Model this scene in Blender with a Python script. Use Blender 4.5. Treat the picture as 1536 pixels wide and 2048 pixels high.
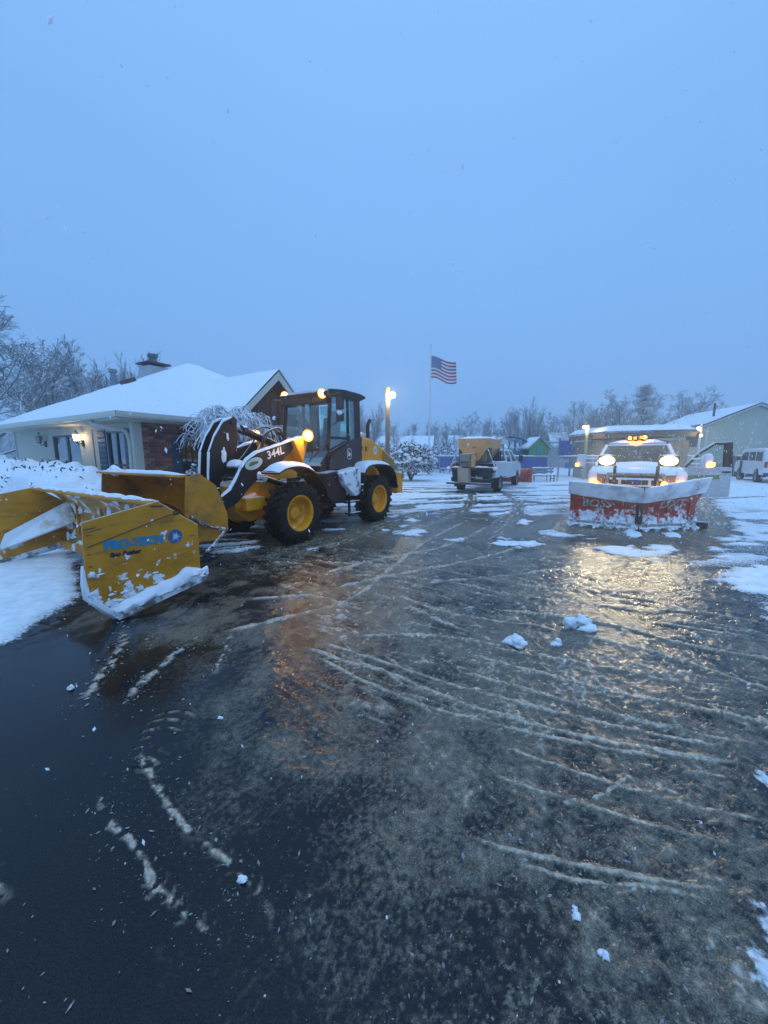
import bpy, bmesh, math, random
import numpy as np
from mathutils import Vector, Matrix, noise as mnoise
R = math.radians
for o in list(bpy.data.objects): bpy.data.objects.remove(o)
scene = bpy.context.scene
col = scene.collection
random.seed(7)

# ------------------------------------------------------------------ camera
cam = bpy.data.cameras.new('camera'); cam.sensor_fit = 'VERTICAL'
cam.sensor_height = 36.0; cam.sensor_width = 27.0; cam.lens = 13.008
cam.clip_start = 0.05; cam.clip_end = 2000
camo = bpy.data.objects.new('camera', cam); col.objects.link(camo)
camo.location = (0, 0, 1.65); camo.rotation_euler = (R(90 - 8.606), 0, 0)
scene.camera = camo

# ------------------------------------------------------------------ sky, dusk overcast
world = bpy.data.worlds.new('World'); scene.world = world; world.use_nodes = True
nt = world.node_tree; nt.nodes.clear()
N = nt.nodes.new; LK = nt.links.new
out = N('ShaderNodeOutputWorld'); bg = N('ShaderNodeBackground'); bg2 = N('ShaderNodeBackground')
sky = N('ShaderNodeTexSky'); sky.sky_type = 'NISHITA'; sky.sun_disc = False
sky.sun_elevation = R(4); sky.sun_rotation = R(-150); sky.air_density = 2.0; sky.dust_density = 0.2; sky.ozone_density = 4.0
LK(sky.outputs[0], bg2.inputs['Color']); bg2.inputs['Strength'].default_value = 0.02
tc = N('ShaderNodeTexCoord'); sx = N('ShaderNodeSeparateXYZ'); LK(tc.outputs['Generated'], sx.inputs[0])
mr = N('ShaderNodeMapRange'); mr.inputs[1].default_value = -0.02; mr.inputs[2].default_value = 1.0
LK(sx.outputs['Z'], mr.inputs[0])
cr = N('ShaderNodeValToRGB'); LK(mr.outputs[0], cr.inputs[0])
e = cr.color_ramp.elements
e[0].position = 0.0; e[0].color = (0.195, 0.425, 0.850, 1)
e[1].position = 1.0; e[1].color = (0.44, 0.80, 1.38, 1)
for pos, c in ((0.30, (0.205, 0.435, 0.865, 1)), (0.55, (0.225, 0.465, 0.910, 1)), (0.75, (0.265, 0.530, 0.990, 1))):
    k = e.new(pos); k.color = c
ns = N('ShaderNodeTexNoise'); ns.inputs['Scale'].default_value = 1.3; ns.inputs['Detail'].default_value = 3
LK(tc.outputs['Generated'], ns.inputs['Vector'])
mr2 = N('ShaderNodeMapRange'); mr2.inputs[3].default_value = 0.93; mr2.inputs[4].default_value = 1.07
LK(ns.outputs[0], mr2.inputs[0])
vm = N('ShaderNodeVectorMath'); vm.operation = 'SCALE'; LK(cr.outputs[0], vm.inputs[0]); LK(mr2.outputs[0], vm.inputs['Scale'])
LK(vm.outputs[0], bg.inputs['Color']); bg.inputs['Strength'].default_value = 1.0
ad = N('ShaderNodeAddShader'); LK(bg.outputs[0], ad.inputs[0]); LK(bg2.outputs[0], ad.inputs[1]); LK(ad.outputs[0], out.inputs['Surface'])

sl = bpy.data.lights.new('sun', 'SUN'); sl.energy = 0.72; sl.angle = R(70); sl.color = (0.58, 0.82, 1.0)
so = bpy.data.objects.new('sun', sl); col.objects.link(so); so.rotation_euler = (R(28), R(-12), R(30))

scene.view_settings.view_transform = 'Standard'; scene.view_settings.look = 'None'
scene.view_settings.exposure = 0.0; scene.view_settings.gamma = 1.0
scene.view_settings.use_curve_mapping = False
scene.render.engine = 'CYCLES'
cy = scene.cycles
cy.use_denoising = True
try: cy.denoiser = 'OPENIMAGEDENOISE'
except Exception: pass
cy.max_bounces = 6; cy.diffuse_bounces = 3; cy.glossy_bounces = 3; cy.transmission_bounces = 6
cy.transparent_max_bounces = 12; cy.volume_bounces = 1
cy.sample_clamp_indirect = 4.0; cy.sample_clamp_direct = 0.0
cy.caustics_reflective = False; cy.caustics_refractive = False

# ------------------------------------------------------------------ materials
MATS = {}
SNOWC = (0.80, 0.84, 0.90, 1)
def M(name, c, rough=0.5, grime=None, metal=0.0, var=0.12, vs=7.0, bump=0.0, bs=60.0, top=0.0, patch=None, lowz=None, coat=0.0, emit=None, es=0.0, trans=0.0, spec=0.5, tn=0.55):
    """principled material: colour variation, fine bump, snow lying on upward faces (top) and snow stuck on in patches (patch)"""
    if name in MATS: return MATS[name]
    m = bpy.data.materials.new(name); m.use_nodes = True; t = m.node_tree; n = t.nodes; l = t.links.new
    b = n['Principled BSDF']
    b.inputs['Base Color'].default_value = (*c, 1); b.inputs['Roughness'].default_value = rough; b.inputs['Metallic'].default_value = metal
    b.inputs['Specular IOR Level'].default_value = spec
    if coat: b.inputs['Coat Weight'].default_value = coat; b.inputs['Coat Roughness'].default_value = 0.15
    if trans: b.inputs['Transmission Weight'].default_value = trans
    if emit: b.inputs['Emission Color'].default_value = (*emit, 1); b.inputs['Emission Strength'].default_value = es
    tcn = n.new('ShaderNodeTexCoord'); colr = None; rsock = None
    if var:
        nz = n.new('ShaderNodeTexNoise'); nz.inputs['Scale'].default_value = vs; nz.inputs['Detail'].default_value = 6; nz.inputs['Roughness'].default_value = 0.65
        l(tcn.outputs['Object'], nz.inputs['Vector'])
        mp = n.new('ShaderNodeMapRange'); mp.inputs[1].default_value = 0.25; mp.inputs[2].default_value = 0.75
        mp.inputs[3].default_value = 1 - 2.0 * var; mp.inputs[4].default_value = 1 + 1.2 * var; l(nz.outputs[0], mp.inputs[0])
        v = n.new('ShaderNodeVectorMath'); v.operation = 'SCALE'; v.inputs[0].default_value = c; l(mp.outputs[0], v.inputs['Scale'])
        colr = v.outputs[0]
        mp2 = n.new('ShaderNodeMapRange'); mp2.inputs[1].default_value = 0.3; mp2.inputs[2].default_value = 0.7
        mp2.inputs[3].default_value = max(0.02, rough * 0.75); mp2.inputs[4].default_value = min(1, rough * 1.3); l(nz.outputs[0], mp2.inputs[0])
        rsock = mp2.outputs[0]
    if grime:   # streaks of rust and road dirt
        gc, gsc, gth, gamt = grime
        mpn = n.new('ShaderNodeMapping'); mpn.inputs['Scale'].default_value = gsc; l(tcn.outputs['Object'], mpn.inputs[0])
        gn = n.new('ShaderNodeTexNoise'); gn.inputs['Scale'].default_value = 1.0; gn.inputs['Detail'].default_value = 7; gn.inputs['Roughness'].default_value = 0.7; l(mpn.outputs[0], gn.inputs['Vector'])
        gq = n.new('ShaderNodeMapRange'); gq.interpolation_type = 'SMOOTHSTEP'; gq.inputs[1].default_value = gth; gq.inputs[2].default_value = gth + .22; gq.inputs[4].default_value = gamt; l(gn.outputs[0], gq.inputs[0])
        gm = n.new('ShaderNodeMix'); gm.data_type = 'RGBA'; l(gq.outputs[0], gm.inputs[0]); l(colr, gm.inputs[6]); gm.inputs[7].default_value = (*gc, 1); colr = gm.outputs[2]
    if top or patch or lowz:
        fac = None
        if top:
            g = n.new('ShaderNodeNewGeometry'); s = n.new('ShaderNodeSeparateXYZ'); l(g.outputs['Normal'], s.inputs[0])
            nz2 = n.new('ShaderNodeTexNoise'); nz2.inputs['Scale'].default_value = 9; nz2.inputs['Detail'].default_value = 4; l(tcn.outputs['Object'], nz2.inputs['Vector'])
            a = n.new('ShaderNodeMath'); a.operation = 'MULTIPLY_ADD'; a.inputs[1].default_value = 0.5; l(nz2.outputs[0], a.inputs[0]); l(s.outputs['Z'], a.inputs[2])
            q = n.new('ShaderNodeMapRange'); q.interpolation_type = 'SMOOTHSTEP'; q.inputs[1].default_value = tn + 0.15; q.inputs[2].default_value = tn + 0.45; q.inputs[4].default_value = top; l(a.outputs[0], q.inputs[0])
            fac = q.outputs[0]
        if patch:
            sc, th, sf = patch
            nz3 = n.new('ShaderNodeTexNoise'); nz3.inputs['Scale'].default_value = sc; nz3.inputs['Detail'].default_value = 5; nz3.inputs['Roughness'].default_value = 0.6
            l(tcn.outputs['Object'], nz3.inputs['Vector']); src = nz3.outputs[0]
            if lowz:
                s2 = n.new('ShaderNodeSeparateXYZ'); l(tcn.outputs['Object'], s2.inputs[0])
                z2 = n.new('ShaderNodeMapRange'); z2.inputs[1].default_value = lowz[0]; z2.inputs[2].default_value = lowz[1]; z2.inputs[3].default_value = lowz[2]; z2.inputs[4].default_value = 0; l(s2.outputs['Z'], z2.inputs[0])
                a2 = n.new('ShaderNodeMath'); a2.operation = 'ADD'; l(src, a2.inputs[0]); l(z2.outputs[0], a2.inputs[1]); src = a2.outputs[0]
            q2 = n.new('ShaderNodeMapRange'); q2.interpolation_type = 'SMOOTHSTEP'; q2.inputs[1].default_value = th; q2.inputs[2].default_value = th + sf; l(src, q2.inputs[0])
            if fac is None: fac = q2.outputs[0]
            else:
                mx = n.new('ShaderNodeMath'); mx.operation = 'MAXIMUM'; l(fac, mx.inputs[0]); l(q2.outputs[0], mx.inputs[1]); fac = mx.outputs[0]
        mix = n.new('ShaderNodeMix'); mix.data_type = 'RGBA'; l(fac, mix.inputs[0])
        if colr: l(colr, mix.inputs[6])
        else: mix.inputs[6].default_value = (*c, 1)
        mix.inputs[7].default_value = SNOWC; colr = mix.outputs[2]
        mr_ = n.new('ShaderNodeMix'); l(fac, mr_.inputs[0])
        if rsock: l(rsock, mr_.inputs[2])
        else: mr_.inputs[2].default_value = rough
        mr_.inputs[3].default_value = 0.7; rsock = mr_.outputs[0]
        if metal:
            mm = n.new('ShaderNodeMix'); l(fac, mm.inputs[0]); mm.inputs[2].default_value = metal; mm.inputs[3].default_value = 0; l(mm.outputs[0], b.inputs['Metallic'])
    if colr: l(colr, b.inputs['Base Color'])
    if rsock: l(rsock, b.inputs['Roughness'])
    if bump:
        nb = n.new('ShaderNodeTexNoise'); nb.inputs['Scale'].default_value = bs; nb.inputs['Detail'].default_value = 4; l(tcn.outputs['Object'], nb.inputs['Vector'])
        bp = n.new('ShaderNodeBump'); bp.inputs['Strength'].default_value = min(1, bump); bp.inputs['Distance'].default_value = 0.01; l(nb.outputs[0], bp.inputs['Height']); l(bp.outputs[0], b.inputs['Normal'])
    MATS[name] = m; return m
def GLASS(name, tint=(0.55, 0.62, 0.62), alpha=0.35, rough=0.05):
    """thin pane: part clear, part glossy"""
    if name in MATS: return MATS[name]
    m = bpy.data.materials.new(name); m.use_nodes = True; t = m.node_tree; n = t.nodes; n.clear(); l = t.links.new
    o = n.new('ShaderNodeOutputMaterial'); tr = n.new('ShaderNodeBsdfTransparent'); tr.inputs[0].default_value = (*tint, 1)
    gl = n.new('ShaderNodeBsdfGlossy'); gl.inputs['Roughness'].default_value = rough; gl.inputs['Color'].default_value = (0.9, 0.9, 0.9, 1)
    fr = n.new('ShaderNodeLayerWeight'); fr.inputs[0].default_value = 0.5; pw = n.new('ShaderNodeMath'); pw.operation = 'POWER'; pw.inputs[1].default_value = 4.0; l(fr.outputs['Facing'], pw.inputs[0])
    ma = n.new('ShaderNodeMath'); ma.operation = 'ADD'; ma.inputs[1].default_value = alpha + .04; ma.use_clamp = True; l(pw.outputs[0], ma.inputs[0])
    mx = n.new('ShaderNodeMixShader'); l(ma.outputs[0], mx.inputs[0]); l(tr.outputs[0], mx.inputs[1]); l(gl.outputs[0], mx.inputs[2]); l(mx.outputs[0], o.inputs[0])
    MATS[name] = m; return m
def EMIT(name, c, s):
    if name in MATS: return MATS[name]
    m = bpy.data.materials.new(name); m.use_nodes = True; t = m.node_tree; n = t.nodes; n.clear()
    o = n.new('ShaderNodeOutputMaterial'); em = n.new('ShaderNodeEmission'); em.inputs[0].default_value = (*c, 1); em.inputs[1].default_value = s
    t.links.new(em.outputs[0], o.inputs[0]); MATS[name] = m; return m

YEL = M('loader_yellow', (0.86, 0.335, 0.012), 0.42, var=0.14, vs=4, bump=0.05, top=0.85, spec=0.4)
YELP = M('pusher_yellow', (0.62, 0.255, 0.010), 0.48, var=0.16, vs=3, bump=0.06, patch=(7.0, 0.66, 0.05), lowz=(-0.1, 0.85, 0.17), spec=0.4, grime=((.16, .08, .03), (2.2, 2.2, 9.0), .50, .75))
YELS = M('pusher_board_yellow', (0.66, 0.28, 0.012), 0.5, var=0.2, vs=3, bump=0.06, patch=(3.4, 0.53, 0.10), spec=0.4, grime=((.20, .12, .07), (4.0, 1.2, 4.0), .45, .7))
YELB = M('bucket_yellow', (0.62, 0.255, 0.010), 0.46, var=0.2, vs=2.5, bump=0.06, patch=(5.0, 0.70, 0.06), spec=0.4, grime=((.16, .09, .05), (3.0, 1.0, 3.0), .44, .8))
RIMY = M('rim_yellow', (0.85, 0.36, 0.008), 0.45, var=0.2, vs=6)
BLK = M('loader_black', (0.006, 0.007, 0.010), 0.42, spec=0.3, var=0.3, vs=6, bump=0.06, top=0.95, patch=(6.0, 0.72, 0.05))
BLKC = M('cab_black', (0.005, 0.0065, 0.010), 0.34, spec=0.35, var=0.25, vs=6, top=0.5)
GREYA = M('arm_dark_grey', (0.009, 0.010, 0.014), 0.45, spec=0.3, var=0.25, vs=4, bump=0.05, top=0.97, patch=(5.0, 0.76, 0.05))
RUB = M('tyre_rubber', (0.006, 0.006, 0.007), 0.6, spec=0.3, var=0.35, vs=10, bump=0.3, bs=90, patch=(14.0, 0.70, 0.06))
STEEL = M('bare_steel', (0.45, 0.45, 0.46), 0.35, metal=0.9, var=0.2, vs=8, top=0.8)
CHROME = M('chrome_rod', (0.75, 0.75, 0.76), 0.12, metal=1.0, var=0.05)
SNOW = M('snow', SNOWC[:3], 0.65, var=0.05, vs=14, bump=0.5, bs=35)
CABGL = GLASS('cab_glass', (0.62, 0.88, 0.88), 0.13)
TRGL = GLASS('truck_glass', (0.24, 0.28, 0.27), 0.03)
WGL = GLASS('house_glass', (0.25, 0.30, 0.33), 0.22)
WHITE = M('white_paint', (0.72, 0.74, 0.76), 0.30, var=0.06, vs=5, top=0.97, coat=0.5, patch=(4.0, 0.72, 0.1))
WHITEV = M('van_white', (0.74, 0.75, 0.76), 0.33, var=0.05, vs=5, top=0.97, coat=0.4)
REDP = M('plow_red', (0.46, 0.018, 0.014), 0.40, var=0.2, vs=5, top=0.8, patch=(5.0, 0.64, 0.10), lowz=(0.0, 0.62, 0.34), grime=((.20, .15, .13), (3.0, 3.0, 5.0), .50, .7))
REDS = M('plow_red_far', (0.45, 0.035, 0.025), 0.42, var=0.15, vs=5, top=0.9)
RUBG = M('deflector_rubber', (0.42, 0.43, 0.45), 0.6, var=0.12, vs=6, top=1.0, patch=(2.5, 0.30, 0.25))
DARK = M('dark_plastic', (0.02, 0.02, 0.022), 0.5, var=0.2, vs=9, top=0.7)
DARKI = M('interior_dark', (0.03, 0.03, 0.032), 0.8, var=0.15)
AMB = EMIT('amber_lens', (1.0, 0.30, 0.02), 24)
AMBD = M('amber_plastic', (0.7, 0.22, 0.02), 0.25, var=0.05, emit=(1, 0.3, 0.02), es=1.2)
WARM = EMIT('warm_lens', (1.0, 0.50, 0.13), 210)
GLOWO = EMIT('glare_orange', (1.0, 0.36, 0.05), 5.0)
GLOWY = EMIT('glare_yellow', (1.0, 0.74, 0.30), 5.0)
HEAD = EMIT('headlight_lens', (1.0, 0.86, 0.55), 55)
LAMPE = EMIT('street_lens', (1.0, 0.86, 0.52), 22)
REDL = M('red_lens', (0.35, 0.012, 0.012), 0.2, var=0.05)
LETW = M('white_letter', (0.75, 0.75, 0.74), 0.5, var=0.05)
LETD = M('dull_letter', (0.40, 0.38, 0.36), 0.5, var=0.3, vs=9, patch=(6.0, 0.56, 0.1))
LETB = M('blue_letter', (0.012, 0.23, 0.42), 0.45, var=0.12, vs=20)
LETK = M('black_letter', (0.02, 0.02, 0.02), 0.5, var=0.1)

# ------------------------------------------------------------------ mesh helpers
class MB:
    def __init__(s): s.v = []; s.f = []; s.mi = []; s.cur = 0
    def add(s, vs, fs):
        o = len(s.v); s.v += [tuple(p) for p in vs]; s.f += [tuple(i + o for i in f) for f in fs]; s.mi += [s.cur] * len(fs); return s
    def box(s, c, d, rz=0.0, ry=0.0, rx=0.0):
        x, y, z = d[0] / 2, d[1] / 2, d[2] / 2
        mt = Matrix.Rotation(rz, 3, 'Z') @ Matrix.Rotation(ry, 3, 'Y') @ Matrix.Rotation(rx, 3, 'X')
        vs = [mt @ Vector(p) + Vector(c) for p in ((-x,-y,-z),(x,-y,-z),(x,y,-z),(-x,y,-z),(-x,-y,z),(x,-y,z),(x,y,z),(-x,y,z))]
        return s.add(vs, [(0,3,2,1),(4,5,6,7),(0,1,5,4),(1,2,6,5),(2,3,7,6),(3,0,4,7)])
    def hexa(s, vs): return s.add(vs, [(0,3,2,1),(4,5,6,7),(0,1,5,4),(1,2,6,5),(2,3,7,6),(3,0,4,7)])
    def prism(s, prof, b0, b1, ax='y'):
        """closed outline in the other two axes, pulled from b0 to b1 along ax"""
        k = len(prof)
        def P(p, b): return (p[0], b, p[1]) if ax == 'y' else ((b, p[0], p[1]) if ax == 'x' else (p[0], p[1], b))
        vs = [P(p, b0) for p in prof] + [P(p, b1) for p in prof]
        ar = sum(prof[i][0] * prof[(i + 1) % k][1] - prof[(i + 1) % k][0] * prof[i][1] for i in range(k))
        fs = [tuple(range(k)), tuple(range(2 * k - 1, k - 1, -1))] + [(i, i + k, (i + 1) % k + k, (i + 1) % k) for i in range(k)]
        flip = (ar > 0) == (b1 > b0)
        if ax == 'y': flip = not flip
        if flip: fs = [tuple(reversed(f)) for f in fs]
        return s.add(vs, fs)
    def tube(s, pts, r, n=8, cap=True):
        pts = [Vector(p) for p in pts]; k = len(pts); rs = r if isinstance(r, (list, tuple)) else [r] * k
        vs = []; ref = None
        for i, p in enumerate(pts):
            d = (pts[min(i + 1, k - 1)] - pts[max(i - 1, 0)])
            if d.length < 1e-9: d = Vector((0, 0, 1))
            d.normalize()
            if ref is None: ref = Vector((0, 0, 1)) if abs(d.z) < 0.9 else Vector((1, 0, 0))
            u = d.cross(ref); u.normalize(); w = u.cross(d); ref = w if abs(w.dot(d)) < 0.5 else ref
            for j in range(n):
                a = 2 * math.pi * j / n; vs.append(p + (u * math.cos(a) + w * math.sin(a)) * rs[i])
        fs = [(i * n + j, i * n + (j + 1) % n, (i + 1) * n + (j + 1) % n, (i + 1) * n + j) for i in range(k - 1) for j in range(n)]
        if cap: fs += [tuple(range(n - 1, -1, -1)), tuple((k - 1) * n + j for j in range(n))]
        return s.add(vs, fs)
    def lathe(s, prof, n=32, c=(0, 0, 0), ax='y', closed=False):
        """prof: (axial, radius)"""
        vs = []; k = len(prof)
        for a_, r_ in prof:
            for j in range(n):
                t = 2 * math.pi * j / n; x, z = r_ * math.cos(t), r_ * math.sin(t)
                p = (x, a_, z) if ax == 'y' else ((a_, x, z) if ax == 'x' else (x, z, a_))
                vs.append((p[0] + c[0], p[1] + c[1], p[2] + c[2]))
        kk = k if closed else k - 1
        fs = [(i * n + j, i * n + (j + 1) % n, ((i + 1) % k) * n + (j + 1) % n, ((i + 1) % k) * n + j) for i in range(kk) for j in range(n)]
        return s.add(vs, fs)
    def grid(s, fn, nu, nv, flip=False):
        vs = [fn(i / nu, j / nv) for j in range(nv + 1) for i in range(nu + 1)]
        fs = [(j * (nu + 1) + i, j * (nu + 1) + i + 1, (j + 1) * (nu + 1) + i + 1, (j + 1) * (nu + 1) + i) for j in range(nv) for i in range(nu)]
        if flip: fs = [tuple(reversed(f)) for f in fs]
        return s.add(vs, fs)
    def blob(s, c, r, seed=0, n=10, m=7, rough=0.25, fl=1.0):
        c = Vector(c); rr = r if isinstance(r, (tuple, list)) else (r, r, r)
        vs = []
        for i in range(m + 1):
            th = math.pi * i / m
            for j in range(n):
                ph = 2 * math.pi * j / n; d = Vector((math.sin(th) * math.cos(ph), math.sin(th) * math.sin(ph), math.cos(th)))
                k = 1 + rough * 2 * mnoise.noise(d * 1.7 + Vector((seed * 3.1, seed * 1.7, seed)))
                vs.append(c + Vector((d.x * rr[0] * k, d.y * rr[1] * k, d.z * rr[2] * k * fl)))
        fs = [(i * n + j, (i + 1) * n + j, (i + 1) * n + (j + 1) % n, i * n + (j + 1) % n) for i in range(m) for j in range(n)]
        return s.add(vs, fs)
    def mesh(s, name, mat, smooth=None):
        me = bpy.data.meshes.new(name); me.from_pydata(s.v, [], s.f); me.validate()
        for k in (mat if isinstance(mat, (list, tuple)) else [mat]): me.materials.append(k)
        if isinstance(mat, (list, tuple)): me.polygons.foreach_set('material_index', s.mi[:len(me.polygons)])
        me.update()
        bm = bmesh.new(); bm.from_mesh(me); bmesh.ops.recalc_face_normals(bm, faces=bm.faces); bm.to_mesh(me); bm.free()
        if smooth is not None:
            me.polygons.foreach_set('use_smooth', [True] * len(me.polygons)); me.set_sharp_from_angle(angle=R(smooth))
        return me
    def build(s, name, mat, parent=None, smooth=None, bevel=0.0, label=None, loc=None, rot=None):
        o = bpy.data.objects.new(name, s.mesh(name, mat, smooth)); col.objects.link(o)
        if parent: o.parent = parent
        if loc: o.location = loc
        if rot: o.rotation_euler = rot
        if bevel:
            b = o.modifiers.new('bevel', 'BEVEL'); b.width = bevel; b.segments = 2; b.limit_method = 'ANGLE'; b.angle_limit = R(40)
        if label: o['label'] = label
        return o
def tag(o, label, cat, group=None, kind=None):
    if label: o['label'] = label
    if cat: o['category'] = cat
    if group: o['group'] = group
    if kind: o['kind'] = kind
    return o
def empty(name, loc=(0, 0, 0), rz=0.0, parent=None, rot=None):
    o = bpy.data.objects.new(name, None); col.objects.link(o); o.location = loc
    o.rotation_euler = rot if rot else (0, 0, rz); o.empty_display_size = 0.2
    if parent: o.parent = parent
    return o
def copy_tree(o, parent=None):
    c = o.copy(); col.objects.link(c); c.parent = parent
    if parent: c.matrix_parent_inverse = o.matrix_parent_inverse.copy()
    for ch in list(o.children): copy_tree(ch, c)
    return c
def text(name, s, size, mat, parent, loc, rot, bold=0.0, shear=0.0, ext=0.0015, sx=1.0):
    cu = bpy.data.curves.new(name, 'FONT'); cu.body = s; cu.size = size; cu.extrude = ext; cu.offset = bold; cu.shear = shear
    cu.align_x = 'CENTER'; cu.align_y = 'CENTER'; cu.resolution_u = 3; cu.materials.append(mat)
    tmp = bpy.data.objects.new(name, cu); me_ = bpy.data.meshes.new_from_object(tmp); bpy.data.objects.remove(tmp)
    o = bpy.data.objects.new(name, me_); col.objects.link(o); o.parent = parent; o.location = loc; o.rotation_euler = rot; o.scale = (sx, 1, 1)
    return o
def lamp(name, parent, loc, color, power, radius=0.05, spot=None, target=None, blend=0.5):
    l = bpy.data.lights.new(name, 'SPOT' if spot else 'POINT'); l.color = color; l.energy = power; l.shadow_soft_size = radius
    if spot: l.spot_size = R(spot); l.spot_blend = blend
    o = bpy.data.objects.new(name, l); col.objects.link(o); o.parent = parent; o.location = loc
    if target is not None: o.rotation_euler = (Vector(target) - Vector(loc)).to_track_quat('-Z', 'Y').to_euler()
    return o
def snow_strip(mb, pts, w, h, seed=0, n=6):
    """rounded bank of snow along a line"""
    P = [Vector(p) for p in pts]; dense = []
    for i in range(len(P) - 1):
        L = (P[i + 1] - P[i]).length; k = max(2, int(L / 0.05))
        for j in range(k): dense.append(P[i].lerp(P[i + 1], j / k))
    dense.append(P[-1]); vs = []; m = len(dense)
    for i, p in enumerate(dense):
        d = dense[min(i + 1, m - 1)] - dense[max(i - 1, 0)]; d.normalize(); sd = Vector((-d.y, d.x, 0))
        if sd.length < 1e-6: sd = Vector((1, 0, 0))
        sd.normalize(); e_ = min(1, 4 * min(i, m - 1 - i) / m + 0.25)
        hh = h * e_ * (1 + 0.7 * mnoise.noise(p * 5 + Vector((seed, 0, 0)))); ww = w * (1 + 0.5 * mnoise.noise(p * 7 + Vector((0, seed, 0))))
        for j in range(n + 1):
            a = math.pi * j / n; vs.append(p + sd * (math.cos(a) * ww / 2) + Vector((0, 0, math.sin(a) * hh)))
    fs = [(i * (n + 1) + j, i * (n + 1) + j + 1, (i + 1) * (n + 1) + j + 1, (i + 1) * (n + 1) + j) for i in range(m - 1) for j in range(n)]
    fs += [(i * (n + 1) + n, i * (n + 1), (i + 1) * (n + 1), (i + 1) * (n + 1) + n) for i in range(m - 1)]
    fs += [tuple(range(n + 1)), tuple((m - 1) * (n + 1) + j for j in range(n, -1, -1))]
    mb.add(vs, fs)

# ------------------------------------------------------------------ ground: wet asphalt lot with slush ruts and snow
_rs = np.random.RandomState(11); _tab = _rs.rand(512, 512)
def vn(x, y, seed=0):
    x = x + seed * 37.3; y = y + seed * 91.7
    xi = np.floor(x).astype(np.int64); yi = np.floor(y).astype(np.int64); fx = x - xi; fy = y - yi
    fx = fx * fx * (3 - 2 * fx); fy = fy * fy * (3 - 2 * fy)
    a = _tab[xi & 511, yi & 511]; b = _tab[(xi + 1) & 511, yi & 511]; c = _tab[xi & 511, (yi + 1) & 511]; d = _tab[(xi + 1) & 511, (yi + 1) & 511]
    return (a * (1 - fx) + b * fx) * (1 - fy) + (c * (1 - fx) + d * fx) * fy
def fbm(x, y, seed=0, o=4, g=0.5):
    s = 0; a = 1; t = 0
    for i in range(o): s = s + a * vn(x, y, seed + i * 5); t += a; a *= g; x = x * 2.03; y = y * 2.03
    return s / t
def sm(x, a, b): t = np.clip((x - a) / (b - a), 0, 1); return t * t * (3 - 2 * t)
def poly_sd(x, y, P):
    d2 = np.full(x.shape, 1e9); ins = np.zeros(x.shape, bool)
    for i in range(len(P)):
        ax, ay = P[i]; bx, by = P[(i + 1) % len(P)]; ex, ey = bx - ax, by - ay
        t = np.clip(((x - ax) * ex + (y - ay) * ey) / (ex * ex + ey * ey + 1e-12), 0, 1)
        d2 = np.minimum(d2, (x - ax - t * ex) ** 2 + (y - ay - t * ey) ** 2)
        c = ((ay > y) != (by > y)) & (x < (bx - ax) * (y - ay) / (by - ay + 1e-12) + ax); ins ^= c
    d = np.sqrt(d2); return np.where(ins, d, -d)
def line_sd(x, y, P):
    """signed distance to an open line and the length along it"""
    best = np.full(x.shape, 1e9); sg = np.zeros(x.shape); al = np.zeros(x.shape); L = 0
    for i in range(len(P) - 1):
        ax, ay = P[i]; ex, ey = P[i + 1][0] - ax, P[i + 1][1] - ay; ll = math.hypot(ex, ey)
        t = np.clip(((x - ax) * ex + (y - ay) * ey) / (ll * ll), 0, 1); qx = x - ax - t * ex; qy = y - ay - t * ey
        d = qx * qx + qy * qy; m = d < best; best = np.where(m, d, best)
        sg = np.where(m, np.sign(ex * qy - ey * qx), sg); al = np.where(m, L + t * ll, al); L += ll
    return np.sqrt(best) * sg, al, L
def curve(P, n=6):
    """smooth a polyline (Catmull-Rom)"""
    P = [P[0]] + list(P) + [P[-1]]; o = []
    for i in range(1, len(P) - 2):
        p0, p1, p2, p3 = [np.array(P[i + k]) for k in (-1, 0, 1, 2)]
        for j in range(n):
            t = j / n; o.append(tuple(0.5 * (2 * p1 + (p2 - p0) * t + (2 * p0 - 5 * p1 + 4 * p2 - p3) * t * t + (3 * p1 - p0 - 3 * p2 + p3) * t ** 3)))
    o.append(tuple(P[-2])); return o
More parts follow.
